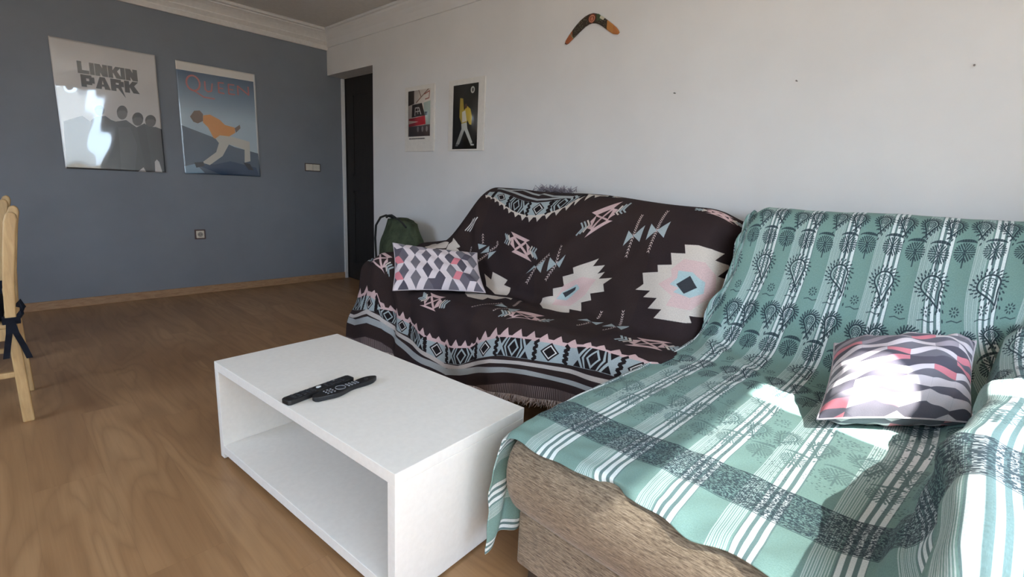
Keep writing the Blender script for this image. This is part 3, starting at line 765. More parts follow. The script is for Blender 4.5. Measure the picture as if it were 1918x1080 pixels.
def poster_b():
    c = Canvas(610, 910, rgb('8ea3b2'))
    k = 4.155; f = homog([(328.5, 112.5), (478, 139.5), (345, 324.5), (486, 330.5)], (610, 910))
    z = lambda L: f([(310 + x / k, 90 + y / k) for x, y in L])
    # printed sky: dark at the top, paler towards the horizon (the artwork's own colour)
    yy = np.arange(910)[:, None, None] / 910.
    a, b = np.array(rgb('39506a'), np.float32), np.array(rgb('a3b4bf'), np.float32)
    w = np.clip((yy - .05) / .42, 0, 1); c.a = (a * (1 - w) + b * w) * np.ones((1, 610, 1), np.float32)
    c.poly([(0, 0), (610, 0), (610, 66), (0, 70)], rgb('d3ccc4')); c.poly([(594, 0), (610, 0), (610, 910), (596, 910)], rgb('cfd0d0'))
    c.poly(z([(120, 600), (380, 700), (530, 770), (715, 820), (735, 1000), (145, 975)]), rgb('4c5b6b'))
    c.poly(z([(215, 900), (380, 905), (500, 880), (700, 930), (720, 990), (430, 985), (330, 945)]), rgb('243a55'))
    c.poly(z([(140, 920), (230, 900), (300, 970), (150, 975)]), rgb('7d97aa'))
    # lettering
    RED = rgb('b0615f')
    def stroke(L, w): c.line([tuple(p) for p in z(L)], w, RED, .9)
    q = [(215 + 52 * math.cos(t), 275 + 58 * math.sin(t) + 12 * math.cos(t)) for t in np.linspace(0, 6.283, 22)]
    stroke(q, 13); stroke([(190, 318), (240, 345), (300, 385), (382, 398)], 11)
    stroke([(306, 262), (310, 325), (330, 342), (358, 338), (364, 280)], 11)
    stroke([(452, 275), (412, 270), (416, 348), (458, 356)], 11); stroke([(414, 312), (448, 318)], 9)
    stroke([(535, 290), (490, 284), (494, 358), (540, 364)], 11); stroke([(492, 322), (528, 328)], 9)
    stroke([(566, 366), (562, 296), (648, 368), (644, 304)], 11)
    # generic performer: crouched figure in an orange jacket and pale trousers
    c.poly(z([(190, 535), (222, 490), (265, 488), (290, 515), (290, 570), (250, 588), (215, 575)]), rgb('6b5648'))
    c.poly(z([(292, 525), (345, 520), (420, 560), (460, 600), (535, 620), (540, 660), (490, 690), (410, 690), (400, 715), (370, 700), (330, 620), (290, 580)]), rgb('cf8a45'))
    c.poly(z([(535, 625), (575, 598), (580, 625), (545, 660)]), rgb('6e5a4c'))
    c.poly(z([(385, 705), (420, 680), (510, 690), (650, 730), (655, 880), (610, 890), (610, 790), (490, 750), (440, 840), (340, 910), (280, 890), (390, 810), (412, 740)]), rgb('b9b5aa'))
    c.poly(z([(220, 890), (290, 885), (300, 915), (235, 930)]), rgb('20242b')); c.poly(z([(600, 890), (650, 900), (680, 950), (640, 945)]), rgb('20242b'))
    return c
def curl_a(u, v):
    w = .00025 * np.sin(u * 8 + v * 5 + 1.0) * np.sin(v * 9 - u * 3) + .0002 * np.sin(u * 19 + v * 6) * np.sin(v * 15 + u * 4 + 1)
    return .004 + .008 * u ** 2 - .003 * u + w + .0022 * np.exp(-((u - .05) / .10) ** 2 - ((v - .36) / .05) ** 2) + .004 * np.exp(-(u / .05) ** 2 - (v / .08) ** 2)
def curl_b(u, v):
    return .004 + .0006 * np.sin(v * 7 + u * 5) + .003 * np.exp(-((u - .8) / .10) ** 2 - ((v - .62) / .22) ** 2)
curl_a_ = lambda u, v: np.maximum(curl_a(u, v), .001); curl_b_ = lambda u, v: np.maximum(curl_b(u, v), .001)
sheet('poster', .452, 1.074, 1.050, 1.957, YG, glossy('grey_poster_print', poster_a(), .3, 1, 0, 2.0), curl_a_, 'glossy grey poster with dark block lettering and four dark figures', 'poster')
sheet('poster', 1.211, 1.822, 1.051, 1.952, YG, glossy('blue_poster_print', poster_b(), .3, 1, 0, 1.7), curl_b_, 'blue poster with red lettering and a crouching figure in orange jacket', 'poster')

def frame(yr, yl, z0, z1, prn, canvas, label):
    t = thing('picture_frame', (XW, (yr + yl) / 2, z0), label, 'picture', 'small pictures on the white wall')
    obj('mount', box(XW - .011, XW - .001, yr, yl, z0, z1), M_MOUNT, t, bevel=.002)
    a, b, c_, d = prn
    n = 2; G = np.zeros((3, 3, 3)); G[..., 0] = XW - .0118
    G[..., 1] = np.linspace(a, b, 3)[:, None]; G[..., 2] = np.linspace(d, c_, 3)[None, :]
    p = grid_obj('print', G, glossy('picture_print', canvas, .35, .2), t, thick=.001)
    return t
M_MOUNT = plain('picture_mount_card', 'd8d3cc', .4)
def pic_car():
    c = Canvas(300, 360, rgb('c9bdb2'))
    P = lambda L: [((x - 140) / 270 * 300, (y - 245) / 545 * 360) for x, y in L]
    c.poly(P([(140, 245), (215, 245), (215, 400), (140, 420)]), rgb('3f322b'))
    c.line(P([(270, 240), (300, 330), (240, 390)]), 9, rgb('7e5a49')); c.line(P([(300, 330), (400, 235)]), 8, rgb('6e5143')); c.line(P([(340, 300), (400, 270), (395, 350), (350, 360)]), 8, rgb('8a4a3d'))
    c.poly(P([(330, 400), (410, 380), (410, 800), (350, 800)]), rgb('8e9a93'))
    c.poly(P([(190, 412), (310, 398), (350, 548), (185, 560)]), rgb('2f2624')); c.poly(P([(345, 505), (378, 505), (375, 545), (350, 545)]), rgb('2a2626'))
    c.line(P([(225, 540), (230, 450), (275, 450), (300, 530)]), 9, rgb('b9b4b0')); c.line(P([(235, 495), (285, 490)]), 7, rgb('b9b4b0')); c.line(P([(260, 450), (262, 520)]), 7, rgb('a9a4a0'))
    c.poly(P([(150, 575), (350, 548), (358, 650), (150, 670)]), rgb('a8232e')); c.poly(P([(140, 595), (270, 615), (140, 640)]), rgb('d8c6b6'))
    c.poly(P([(150, 670), (410, 655), (412, 800), (152, 800)]), rgb('4b4243'))
    for x in (265, 320, 372): c.disc(P([(x, 705)])[0], 13, 22, rgb('8f8b8a'), .8)
    return c
def pic_singer():
    c = Canvas(280, 460, rgb('23221f'))
    P = lambda L: [((x - 680) / 295 * 280, (y - 175) / 770 * 460) for x, y in L]
    c.disc(P([(910, 250)])[0], 22, 24, rgb('b9b9b4')); c.disc(P([(912, 250)])[0], 10, 14, rgb('4a4a46'))
    Y = rgb('b39a3c')
    c.poly(P([(765, 330), (800, 340), (815, 480), (850, 430), (890, 470), (910, 560), (905, 660), (880, 650), (860, 600), (845, 640), (790, 640), (760, 560)]), Y)
    c.poly(P([(790, 500), (830, 480), (850, 610), (795, 625)]), rgb('c8c2b2')); c.disc(P([(835, 432)])[0], 15, 17, rgb('5c4334'))
    c.poly(P([(785, 640), (850, 625), (860, 700), (925, 870), (895, 880), (825, 715), (765, 890), (725, 885), (790, 700)]), rgb('bcbdb6'))
    c.poly(P([(720, 890), (755, 890), (750, 910), (722, 910)]), rgb('8f8f8a')); c.poly(P([(895, 875), (945, 890), (940, 905), (905, 905)]), rgb('c4c4bf'))
    return c
f1 = frame(3.238, 3.632, 1.322, 1.830, (3.585, 3.290, 1.440, 1.796), pic_car(), 'white-bordered small picture of a red vehicle, beside the doorway')
bm = bmesh.new(); rr = random.Random(2)
y = 3.57
while y > 3.36:
    w = rr.uniform(.004, .010); add_box(bm, XW - .0122, XW - .0108, y - w, y, 1.418, 1.428); y -= w + .003
obj('caption_line', bm, plain('grey_print_ink', '5f5a58', .6), f1)
frame(2.670, 3.065, 1.322, 1.826, (3.010, 2.737, 1.334, 1.787), pic_singer(), 'white-bordered small picture of a singer in yellow on black')

# boomerang on the wall
out = [(1.991, 1.931), (1.985, 1.949), (1.955, 1.984), (1.919, 2.018), (1.885, 2.043), (1.854, 2.058), (1.827, 2.065), (1.799, 2.066), (1.762, 2.055), (1.728, 2.033), (1.696, 2.010), (1.665, 1.987), (1.637, 1.964), (1.622, 1.947), (1.617, 1.936), (1.628, 1.928), (1.657, 1.935), (1.684, 1.952), (1.709, 1.970), (1.735, 1.988), (1.757, 2.001), (1.780, 2.010), (1.805, 2.014), (1.825, 2.012), (1.850, 2.003), (1.872, 1.990), (1.914, 1.964), (1.945, 1.944), (1.968, 1.929), (1.980, 1.926)]
def paint_boom():
    W_, H_ = 760, 280; c = Canvas(W_, H_, rgb('a05a35'))
    P = lambda y, z: ((1.995 - y) * 2000, (2.068 - z) * 2000)
    Q = lambda L: [P(*q) for q in L]
    c.poly(Q([(1.72, 2.1), (1.60, 2.1), (1.60, 1.90), (1.70, 1.90)]), rgb('b0773c')); c.poly(Q([(1.66, 2.1), (1.60, 2.1), (1.60, 1.90), (1.655, 1.90)]), rgb('aa6a38'))
    c.poly(Q([(1.945, 2.08), (1.70, 2.08), (1.697, 1.93), (1.93, 1.93)]), rgb('33291f'))
    rr = random.Random(5)
    for i in range(260):
        y, z = rr.uniform(1.71, 1.94), rr.uniform(1.94, 2.07)
        if abs(y - 1.80) < .03: continue
        c.disc(P(y, z), 4, 3, rgb('a39d86') if rr.random() < .6 else rgb('5f6b4c'), .9, 8)
    c.poly(Q([(1.775, 2.07), (1.735, 2.055), (1.735, 2.02), (1.77, 2.02)]), rgb('3c5136')); c.poly(Q([(1.745, 2.05), (1.715, 2.03), (1.725, 2.015), (1.75, 2.03)]), rgb('c3bda6'))
    c.disc(P(1.803, 2.038), 52, 50, rgb('6d3324')); c.disc(P(1.803, 2.036), 40, 40, rgb('c98a6a')); c.disc(P(1.803, 2.036), 30, 30, rgb('7a3526')); c.disc(P(1.803, 2.034), 20, 20, rgb('b46a4d')); c.line(Q([(1.803, 2.052), (1.801, 2.03)]), 7, rgb('d5a488'))
    c.line(Q([(1.93, 1.955), (1.955, 1.985)]), 10, rgb('7f8a6b')); c.poly(Q([(2.0, 1.95), (1.975, 1.93), (1.985, 1.90), (2.0, 1.90)]), rgb('4c3a30'), .8)
    return c
m = Mat('painted_boomerang', rough=.45); m.color(m.picture(paint_boom())); m.bump(m.noise(60, m.coords()), .05, .002)
bm = bmesh.new(); n = len(out); C0 = np.mean(out, axis=0)
lay = bm.loops.layers.uv.new('UVMap')
def ins(k, e):
    P = np.array(out); t = np.roll(P, -1, 0) - np.roll(P, 1, 0); t /= np.linalg.norm(t, axis=1)[:, None]; nn = np.c_[t[:, 1], -t[:, 0]]
    if ((P[0] - C0) @ nn[0]) > 0: nn = -nn
    sg = 1
    return P + nn * e
area = sum(out[i][0] * out[(i + 1) % n][1] - out[(i + 1) % n][0] * out[i][1] for i in range(n))
def ring(e, x):
    P = np.array(out); t = np.roll(P, -1, 0) - np.roll(P, 1, 0); t /= np.linalg.norm(t, axis=1)[:, None]
    nn = np.c_[-t[:, 1], t[:, 0]] * (1 if area > 0 else -1)
    return [bm.verts.new((x, *q)) for q in P + nn * e]
R0 = ring(0, XW - .003); R1 = ring(0, XW - .009); R2 = ring(.005, XW - .013)
for a, b in ((R0, R1), (R1, R2)):
    for i in range(n): bm.faces.new([a[i], a[(i + 1) % n], b[(i + 1) % n], b[i]])
bm.faces.new(R2); bm.faces.new(R0[::-1]); bmesh.ops.recalc_face_normals(bm, faces=bm.faces[:])
bmesh.ops.triangulate(bm, faces=[f for f in bm.faces if len(f.verts) > 4])
for f in bm.faces:
    for l in f.loops: l[lay].uv = ((1.995 - l.vert.co.y) * 2000 / 760, 1 - (2.068 - l.vert.co.z) * 2000 / 280)
tag(obj('boomerang', bm, m.m), 'painted wooden boomerang with orange tips hung on white wall', 'boomerang')

# nails left in the white wall
M_NAIL = plain('nail_steel', '7d7672', .5, metal=.3)
for y, z, lab in ((1.253, 1.591, 'small bare nail in white wall, nearest the boomerang'), (.689, 1.595, 'small bare nail in white wall above the green covered backrest, middle of three'), (.113, 1.591, 'small bare nail in white wall, last one along towards the right')):
    bm = bmesh.new(); add_tube(bm, [(XW - .014, y, z), (XW + .004, y, z + .001)], .0022, 8); add_tube(bm, [(XW - .0155, y, z), (XW - .0135, y, z)], .0034, 10)
    tag(obj('nail', bm, M_NAIL), lab, 'nail', 'nails in the white wall')

# light switch and socket on the slate wall
M_CREAM = plain('cream_plastic', 'cfc6b8', .35); M_BRONZE = plain('brown_surround', '4c3f37', .45)
t = thing('light_switch', (2.329, YG, 1.128), 'cream light switch with brown surround beside the doorway', 'switch')
obj('surround', box(2.250, 2.410, YG - .009, YG, 1.126, 1.204), M_BRONZE, t, bevel=.003)
for x0, x1 in ((2.258, 2.329), (2.331, 2.402)): obj('rocker', box(x0, x1, YG - .015, YG - .008, 1.134, 1.196), M_CREAM, t, bevel=.003)
t = thing('wall_socket', (1.289, YG, .487), 'square socket with dark surround low on slate wall', 'socket')
obj('surround', box(1.247, 1.331, YG - .009, YG, .487, .573), plain('dark_red_surround', '55403d', .45), t, bevel=.003)
obj('plate', box(1.258, 1.320, YG - .013, YG - .008, .498, .562), M_CREAM, t, bevel=.003)
bm = bmesh.new(); add_tube(bm, [(1.289, YG - .0135, .530), (1.289, YG - .012, .530)], .021, 20); fc = obj('socket_face', bm, plain('socket_grey', '8d867e', .4), t)
bm = bmesh.new()
for dx in (-.0095, .0095): add_tube(bm, [(1.289 + dx, YG - .0142, .530), (1.289 + dx, YG - .012, .530)], .0028, 8)
obj('pin_hole', bm, M_FOOT, t)

# ------------------------------------------------------------------ sofa
sf = thing('sofa', (1.9, 1.3, 0), 'grey-brown tweed corner sofa with chaise, mostly hidden under throws', 'sofa')
def soft(name, bm, bev=.03, parent=sf, m=None):
    return obj(name, bm, m or M_TWEED, parent, smooth=True, bevel=bev, seg=4)
soft('seat_base', box(1.66, 2.44, .80, 2.50, .165, .265), .012)
soft('chaise_base', box(.905, 2.44, -.04, .775, .06, .228), .012)
for y0, y1 in ((.81, 1.645), (1.65, 2.46)): soft('seat_cushion', box(1.625, 2.16, y0, y1, .268, .440), .04)
ch = [(.915, .228), (.885, .236), (.858, .285), (.845, .335), (.846, .385), (.866, .428), (.905, .448), (.98, .452), (2.12, .452), (2.12, .228)]
bm = bmesh.new()
ys = [(-.035, .97), (-.02, .99), (0, 1), (.745, 1), (.772, .99), (.788, .96), (.794, .90)]
rows = []
for y, k in ys:
    zc = .345
    rows.append([bm.verts.new((x + (1 - k) * .35, y, zc + (z - zc) * (k if z > zc else k))) for x, z in ch])
for a, b in zip(rows[:-1], rows[1:]):
    for i in range(len(ch)): bm.faces.new([a[i], a[(i + 1) % len(ch)], b[(i + 1) % len(ch)], b[i]])
bm.faces.new(rows[0][::-1]); bm.faces.new(rows[-1]); bmesh.ops.recalc_face_normals(bm, faces=bm.faces[:])
cc = obj('chaise_cushion', bm, M_TWEED, sf, smooth=True)
sub = cc.modifiers.new('soften', 'SUBSURF'); sub.levels = sub.render_levels = 1
soft('back_frame', box(2.36, 2.485, -.30, 2.40, .10, .93), .03)
bp = [(2.11, .455), (2.36, .455), (2.40, .93), (2.385, .99), (2.33, 1.035), (2.27, 1.02), (2.235, .97), (2.19, .86), (2.135, .63)]
for y0, y1, dz in ((.84, 1.58, -.03), (1.60, 2.29, 0)): soft('back_cushion', prism_y([(x, z + dz * (z > .6)) for x, z in bp], y0, y1), .03)
soft('back_cushion', prism_y([(x + .012, z - .012 * (z > .6)) for x, z in bp], -.29, .73), .03)
soft('armrest', box(1.64, 2.42, 2.53, 2.72, .06, .60), .04)
soft('armrest', box(.86, 2.36, -.30, -.125, .06, .645), .05)
for x, y in ((.95, .71), (.95, .05), (1.72, .90), (1.72, 2.42), (2.38, .05), (2.38, 2.42)): obj('foot', box(x - .03, x + .03, y - .03, y + .03, 0, .062 if y < .8 else .167), M_FOOT, sf, bevel=.004)

# throws
DG = dark_throw(430, 340)
M_DARKCLOTH = cloth_mat('woven_dark_throw', paint_dark(), 420, .95, 0)
th = grid_obj('patterned_throw', DG, M_DARKCLOTH, thick=.004)
tag(th, 'black and pink throw with woven diamonds and medallions over the two seats', 'throw')
def fringe(name, pts, outs, rnd, m, parent, length=.03, per=1):
    bm = bmesh.new()
    for p, o in zip(pts, outs):
        p = Vector(p); o = Vector(o)
        L = length * rnd.uniform(.6, 1.15)
        a = Vector((rnd.uniform(-1, 1), rnd.uniform(-1, 1), 0)) * .006; b = Vector((rnd.uniform(-1, 1), rnd.uniform(-1, 1), rnd.uniform(-.3, .3))) * .010
        add_tube(bm, [p, p + o * L * .5 + a, p + o * L + b], [.0022, .0021, .0014], 4)
    return obj(name, bm, m, parent, smooth=True)
M_FRINGE = plain('fringe_yarn', 'b3a49f', .9); M_FRINGE2 = plain('pale_fringe_yarn', '8f8790', .9)
rnd = random.Random(8)
pts = []; outs = []
for i in range(2, 428):
    for j in range(2):
        f_ = rnd.random(); p = DG[i, -1] * f_ + DG[i + 1, -1] * (1 - f_)
        pts.append(tuple(p)); outs.append((rnd.uniform(-.5, .15), rnd.uniform(-.35, .35), -1 if p[2] > .05 else -.8))
fringe('fringe', [p for p in pts], outs, rnd, M_FRINGE, th, .038)
pts = []; outs = []
for i in range(150):                                         # the far hem has ridden up behind the back and shows as a tuft
    y = rnd.uniform(1.78, 2.02) if i < 130 else rnd.uniform(1.70, 2.12)
    pts.append((2.39 + rnd.uniform(-.02, .02), y, 1.056 + rnd.uniform(0, .015))); outs.append((rnd.uniform(-.5, .2), rnd.uniform(-.9, .9), rnd.uniform(.1, .9)))
fringe('fringe', pts, outs, rnd, M_FRINGE2, th, .045)
n_, k_ = 40, 12
G = np.zeros((n_, k_, 3))
for i in range(n_):
    y = 1.76 + .30 * i / (n_ - 1); e = math.sin(math.pi * i / (n_ - 1)) ** .7
    for j in range(k_):
        w = j / (k_ - 1); G[i, j] = (2.36 + .05 * math.sin(w * 3.14) + .02 * w, y + .01 * math.sin(j), 1.030 + e * .042 * math.sin(w * 3.1) + .006 * math.sin(i * .9 + j))
grid_obj('turned_hem', G, plain('throw_reverse', '6b5c62', .9), th, thick=.004)

GG = green_cover(420, 460)
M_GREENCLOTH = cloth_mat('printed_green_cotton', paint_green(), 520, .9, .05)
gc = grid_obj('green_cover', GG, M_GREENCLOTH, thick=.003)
tag(gc, 'green and white striped cotton cover with dark block prints over the chaise', 'sofa cover')

# ------------------------------------------------------------------ pillows
def pillow(name, BL, BR, TL, TR, T_, canvas, label, seed, dent=0, wr=.006):
    BL, BR, TL, TR = [np.array(q, float) for q in (BL, BR, TL, TR)]
    loc = tuple(float(q) for q in (BL + BR + TL + TR) / 4)
    u = (BR - BL) + (TR - TL); v = (TL - BL) + (TR - BR); w = np.cross(u, v); w /= np.linalg.norm(w)
    t = thing(name, loc, label, 'pillow', 'pillows printed with rhombs')
    n, k = 64, 44
    a = np.linspace(-1, 1, n)[:, None] + np.zeros((1, k)); b = np.linspace(1, -1, k)[None, :] + np.zeros((n, 1))
    pin = .055
    X = (a * (1 - pin * (1 - b ** 2)) + 1) / 2; Y = (b * (1 - pin * 1.4 * (1 - a ** 2)) + 1) / 2
    X, Y = X[..., None], Y[..., None]
    BASE = BL * (1 - X) * (1 - Y) + BR * X * (1 - Y) + TL * (1 - X) * Y + TR * X * Y
    hh = ((1 - a ** 4) * (1 - b ** 4)).clip(0) ** .62 * T_ / 2 * (.75 + .25 * (1 - a ** 2) * (1 - b ** 2))
    rs = np.random.RandomState(seed); p = rs.rand(6) * 6
    edge = np.minimum(1 - np.abs(a), 1 - np.abs(b))
    wrk = wr * (np.sin(a * 9 + p[0] + b * 4) * np.sin(b * 7 + p[1]) + .8 * np.sin(a * 21 + p[2] + 3 * np.sin(b * 4)) * np.exp(-edge * 5)) * np.clip(edge * 6, 0, 1)
    def side(sg):
        Hs = (hh + wrk - dent * np.exp(-((a - .2) / .5) ** 2 - ((b + .1) / .45) ** 2)) * sg
        return BASE + Hs[..., None] * w
    m = cloth_mat(name + '_print', canvas, 300, .85, .1)
    grid_obj('cover', side(1), m, t); bk = side(-1)[::-1]; grid_obj('cover_back', bk, m, t)
    e = side(1) * .5 + side(-1) * .5
    per = [e[i, 0] for i in range(n)] + [e[-1, j] for j in range(1, k)] + [e[i, -1] for i in range(n - 2, -1, -1)] + [e[0, j] for j in range(k - 2, -1, -1)]
    bm = bmesh.new(); add_tube(bm, [tuple(q) for q in per], .0028, 6)
    obj('seam_piping', bm, plain(name + '_piping', 'bdb2b6', .8), t, smooth=True)
    return t
pillow('throw_pillow', (1.525, 2.325, .478), (1.925, 1.99, .478), (1.68, 2.56, .712), (2.03, 2.185, .676), .12, paint_rhombs(4, 960, 560, 7.3, 6), 'rectangular pillow with white, grey and pink rhombs leaning on the dark throw', 2)
pillow('throw_pillow', (1.509, .23, .50), (1.76, -.080, .525), (1.86, .275, .635), (2.00, -.055, .70), .235, paint_rhombs(9, 900, 640, 9, 6, True), 'sunlit pillow with grey and pink rhombs lying on the green cover', 5, 0, .008)

# ------------------------------------------------------------------ coffee table
A_ = math.radians(4.45); o2 = np.array([.606, .915]); ex = np.array([math.cos(A_), math.sin(A_)]); ey = np.array([-math.sin(A_), math.cos(A_)])
TL_, TD_, TH_ = 1.068, .512, .395
tb = thing('coffee_table', (float(o2[0] + ex[0] * TD_ / 2 + ey[0] * TL_ / 2), float(o2[1] + ex[1] * TD_ / 2 + ey[1] * TL_ / 2), 0), 'white open box coffee table in front of the sofa', 'table')
M4 = Matrix.Translation((o2[0], o2[1], 0)) @ Matrix.Rotation(A_, 4, 'Z')
m = Mat('white_laminate', 'e2e0dd', .42, .35); n = m.noise(60, m.coords(), 3); m.color(m.ramp(n, ((.3, 'e3e0da'), (.7, 'e8e5df')))); M_LAM = m.m
obj('table_top', box(0, TD_, 0, TL_, TH_ - .034, TH_, M4=M4), M_LAM, tb, bevel=.0015)
obj('shelf', box(0, TD_, .030, TL_ - .030, .028, .062, M4=M4), M_LAM, tb, bevel=.0015)
obj('end_panel', box(0, TD_, 0, .030, .008, TH_ - .034, M4=M4), M_LAM, tb, bevel=.0015)
obj('end_panel', box(0, TD_, TL_ - .030, TL_, .008, TH_ - .034, M4=M4), M_LAM, tb, bevel=.0015)
for x, y in ((.05, .015), (TD_ - .05, .015), (.05, TL_ - .015), (TD_ - .05, TL_ - .015)):
    bm = bmesh.new(); p = M4 @ Vector((x, y, 0)); add_tube(bm, [p, p + Vector((0, 0, .0085))], .011, 12); obj('glide', bm, M_FOOT, tb)

# ------------------------------------------------------------------ remotes on the table
M_BLK = plain('black_plastic', '17181b', .35); M_BTN = plain('rubber_button', '2c2e33', .6); M_WB = plain('white_button', 'd5d6d8', .5); M_GB = plain('grey_button', '8a8d92', .5)
def slab(bm, outl, z0, z1, f, inset=.0):
    add_prism(bm, outl, lambda a, b: f(a, b, z0), lambda a, b: f(a, b, z1)); return bm
def remote(p0, p1, half, label, buttons, z):
    d = np.array(p1) - np.array(p0); L = np.hypot(*d); d = d / L; nn = np.array([-d[1], d[0]])
    f = lambda a, b, zz: (p0[0] + d[0] * a + nn[0] * b, p0[1] + d[1] * a + nn[1] * b, zz)
    t = thing('remote_control', (float(p0[0] + d[0] * L / 2), float(p0[1] + d[1] * L / 2), z), label, 'remote control', 'remote controls on the coffee table')
    up = [(a, half(a / L)) for a in np.linspace(0, L, 30)]; outl = up + [(a, -b) for a, b in up[::-1]]
    outl = [(a, b) for a, b in outl]
    obj('body', slab(bmesh.new(), outl, z + .0008, z + .0175, f), M_BLK, t, bevel=.0035, seg=3)
    for kind, lst in buttons.items():
        m_ = {'k': M_BTN, 'w': M_WB, 'g': M_GB}[kind]
        for a, b, ra, rb in lst:
            bm = bmesh.new(); q = [(a + ra * math.cos(s), b + rb * math.sin(s)) for s in np.linspace(0, 6.283, 12, endpoint=False)]
            slab(bm, q, z + .0165, z + .0192, f); obj('button', bm, m_, t)
    return t, f, L
ZT = TH_
hs = lambda s: .0205 * min(1, (s + .0) / .02 + .75, (1 - s) / .02 + .75)
kb = [(.03 + .017 * i, b, .0055, .0045) for i in range(5) for b in (-.011, 0, .011)] + [(.15 + .015 * i, b, .005, .004) for i in range(5) for b in (-.011, .0, .011)]
remote((.566, 1.452), (.812, 1.497), hs, 'straight black remote control with white button, further of the two', {'k': kb, 'w': [(.123, .004, .009, .006)], 'g': [(.185, .012, .006, .004)]}, ZT)
hp = lambda s: (.013 + .017 * math.exp(-((s - .30) / .20) ** 2) + .008 * math.exp(-((s - .80) / .16) ** 2)) * min(1, math.sqrt(max(0, s) / .05 + .25), math.sqrt(max(0, 1 - s) / .10 + .06))
gb = [(.045 + .012 * i, b, .0032, .0028) for i in range(3) for b in (-.012, 0, .012)] + [(.125 + .012 * i, b, .0032, .0028) for i in range(4) for b in (-.009, 0, .009)]
r2, f2, L2 = remote((.640, 1.417), (.880, 1.447), hp, 'curved black remote control with round pad, nearer of the two', {'g': gb, 'k': [(.20, 0, .006, .006), (.098, 0, .008, .008)]}, ZT)
bm = bmesh.new(); add_tube(bm, [f2(.098 + .016 * math.cos(t_), .016 * math.sin(t_), ZT + .0182) for t_ in np.linspace(0, 6.283, 26)], .0012, 6); obj('navigation_ring', bm, M_GB, r2)

# ------------------------------------------------------------------ drawstring bag by the wall
bg = thing('drawstring_bag', (2.30, 3.36, 0), 'olive green drawstring bag standing between sofa arm and white wall', 'bag')
prof = []
bm = bmesh.new(); rings = []
nz, ns = 26, 40
for i in range(nz):
    h = i / (nz - 1); z = .012 + .775 * h
    ry = .20 * (1 + .25 * math.sin(h * 2.9)) * (1 - .12 * sstep(.75, .93, h)) * (1 - .05 * sstep(.93, 1, h)); rx = .125 * (1 + .15 * math.sin(h * 3.0)) * (1 - .55 * sstep(.70, 1.0, h))
    rr_ = []
    for q in range(ns):
        a = 2 * math.pi * q / ns
        wv = 1 + .035 * math.sin(a * 5 + h * 6) * h + .05 * math.sin(a * 11) * float(sstep(.72, .95, h))
        top = .05 * float(sstep(.8, 1, h)) * (-math.sin(a)) * -1 * 0 - .04 * float(sstep(.7, 1, h)) * abs(math.sin(a - .2)) ** 2 * (1 if math.sin(a) < 0 else .4)
        rr_.append(bm.verts.new((2.30 + rx * wv * math.cos(a), 3.37 + ry * wv * math.sin(a), z + top)))
    rings.append(rr_)
for q, w in zip(rings[:-1], rings[1:]):
    for k in range(ns): bm.faces.new([q[k], q[(k + 1) % ns], w[(k + 1) % ns], w[k]])
bm.faces.new(rings[0][::-1])
tp = bm.verts.new((2.30, 3.37, .75))
for k in range(ns): bm.faces.new([rings[-1][k], rings[-1][(k + 1) % ns], tp])
m = Mat('olive_canvas', rough=.85, spec=.2); n = m.noise(18, m.coords(), 4); m.color(m.ramp(n, ((.35, '3a4132'), (.65, '4f5843')))); m.bump(m.noise(140, m.coords(), 2), .2, .003)
obj('bag_body', bm, m.m, bg, smooth=True)
M_CORD = plain('black_cord', '1d1e1c', .7)
bm = bmesh.new(); add_tube(bm, [(2.24, 3.40, .79), (2.22, 3.48, .802), (2.22, 3.56, .78), (2.22, 3.63, .71), (2.23, 3.66, .60), (2.24, 3.665, .45), (2.25, 3.65, .25), (2.26, 3.60, .06)], .009, 8); obj('strap', bm, M_CORD, bg, smooth=True)
bm = bmesh.new(); add_tube(bm, [(2.20, 3.44, .79), (2.19, 3.40, .806), (2.19, 3.35, .812), (2.19, 3.31, .80), (2.20, 3.29, .785)], .009, 8); obj('handle', bm, M_CORD, bg, smooth=True)
bm = bmesh.new(); add_tube(bm, [(2.20, 3.30, .792), (2.18, 3.24, .785), (2.18, 3.19, .765), (2.185, 3.15, .735)], .008, 8); obj('drawcord', bm, M_CORD, bg, smooth=True)

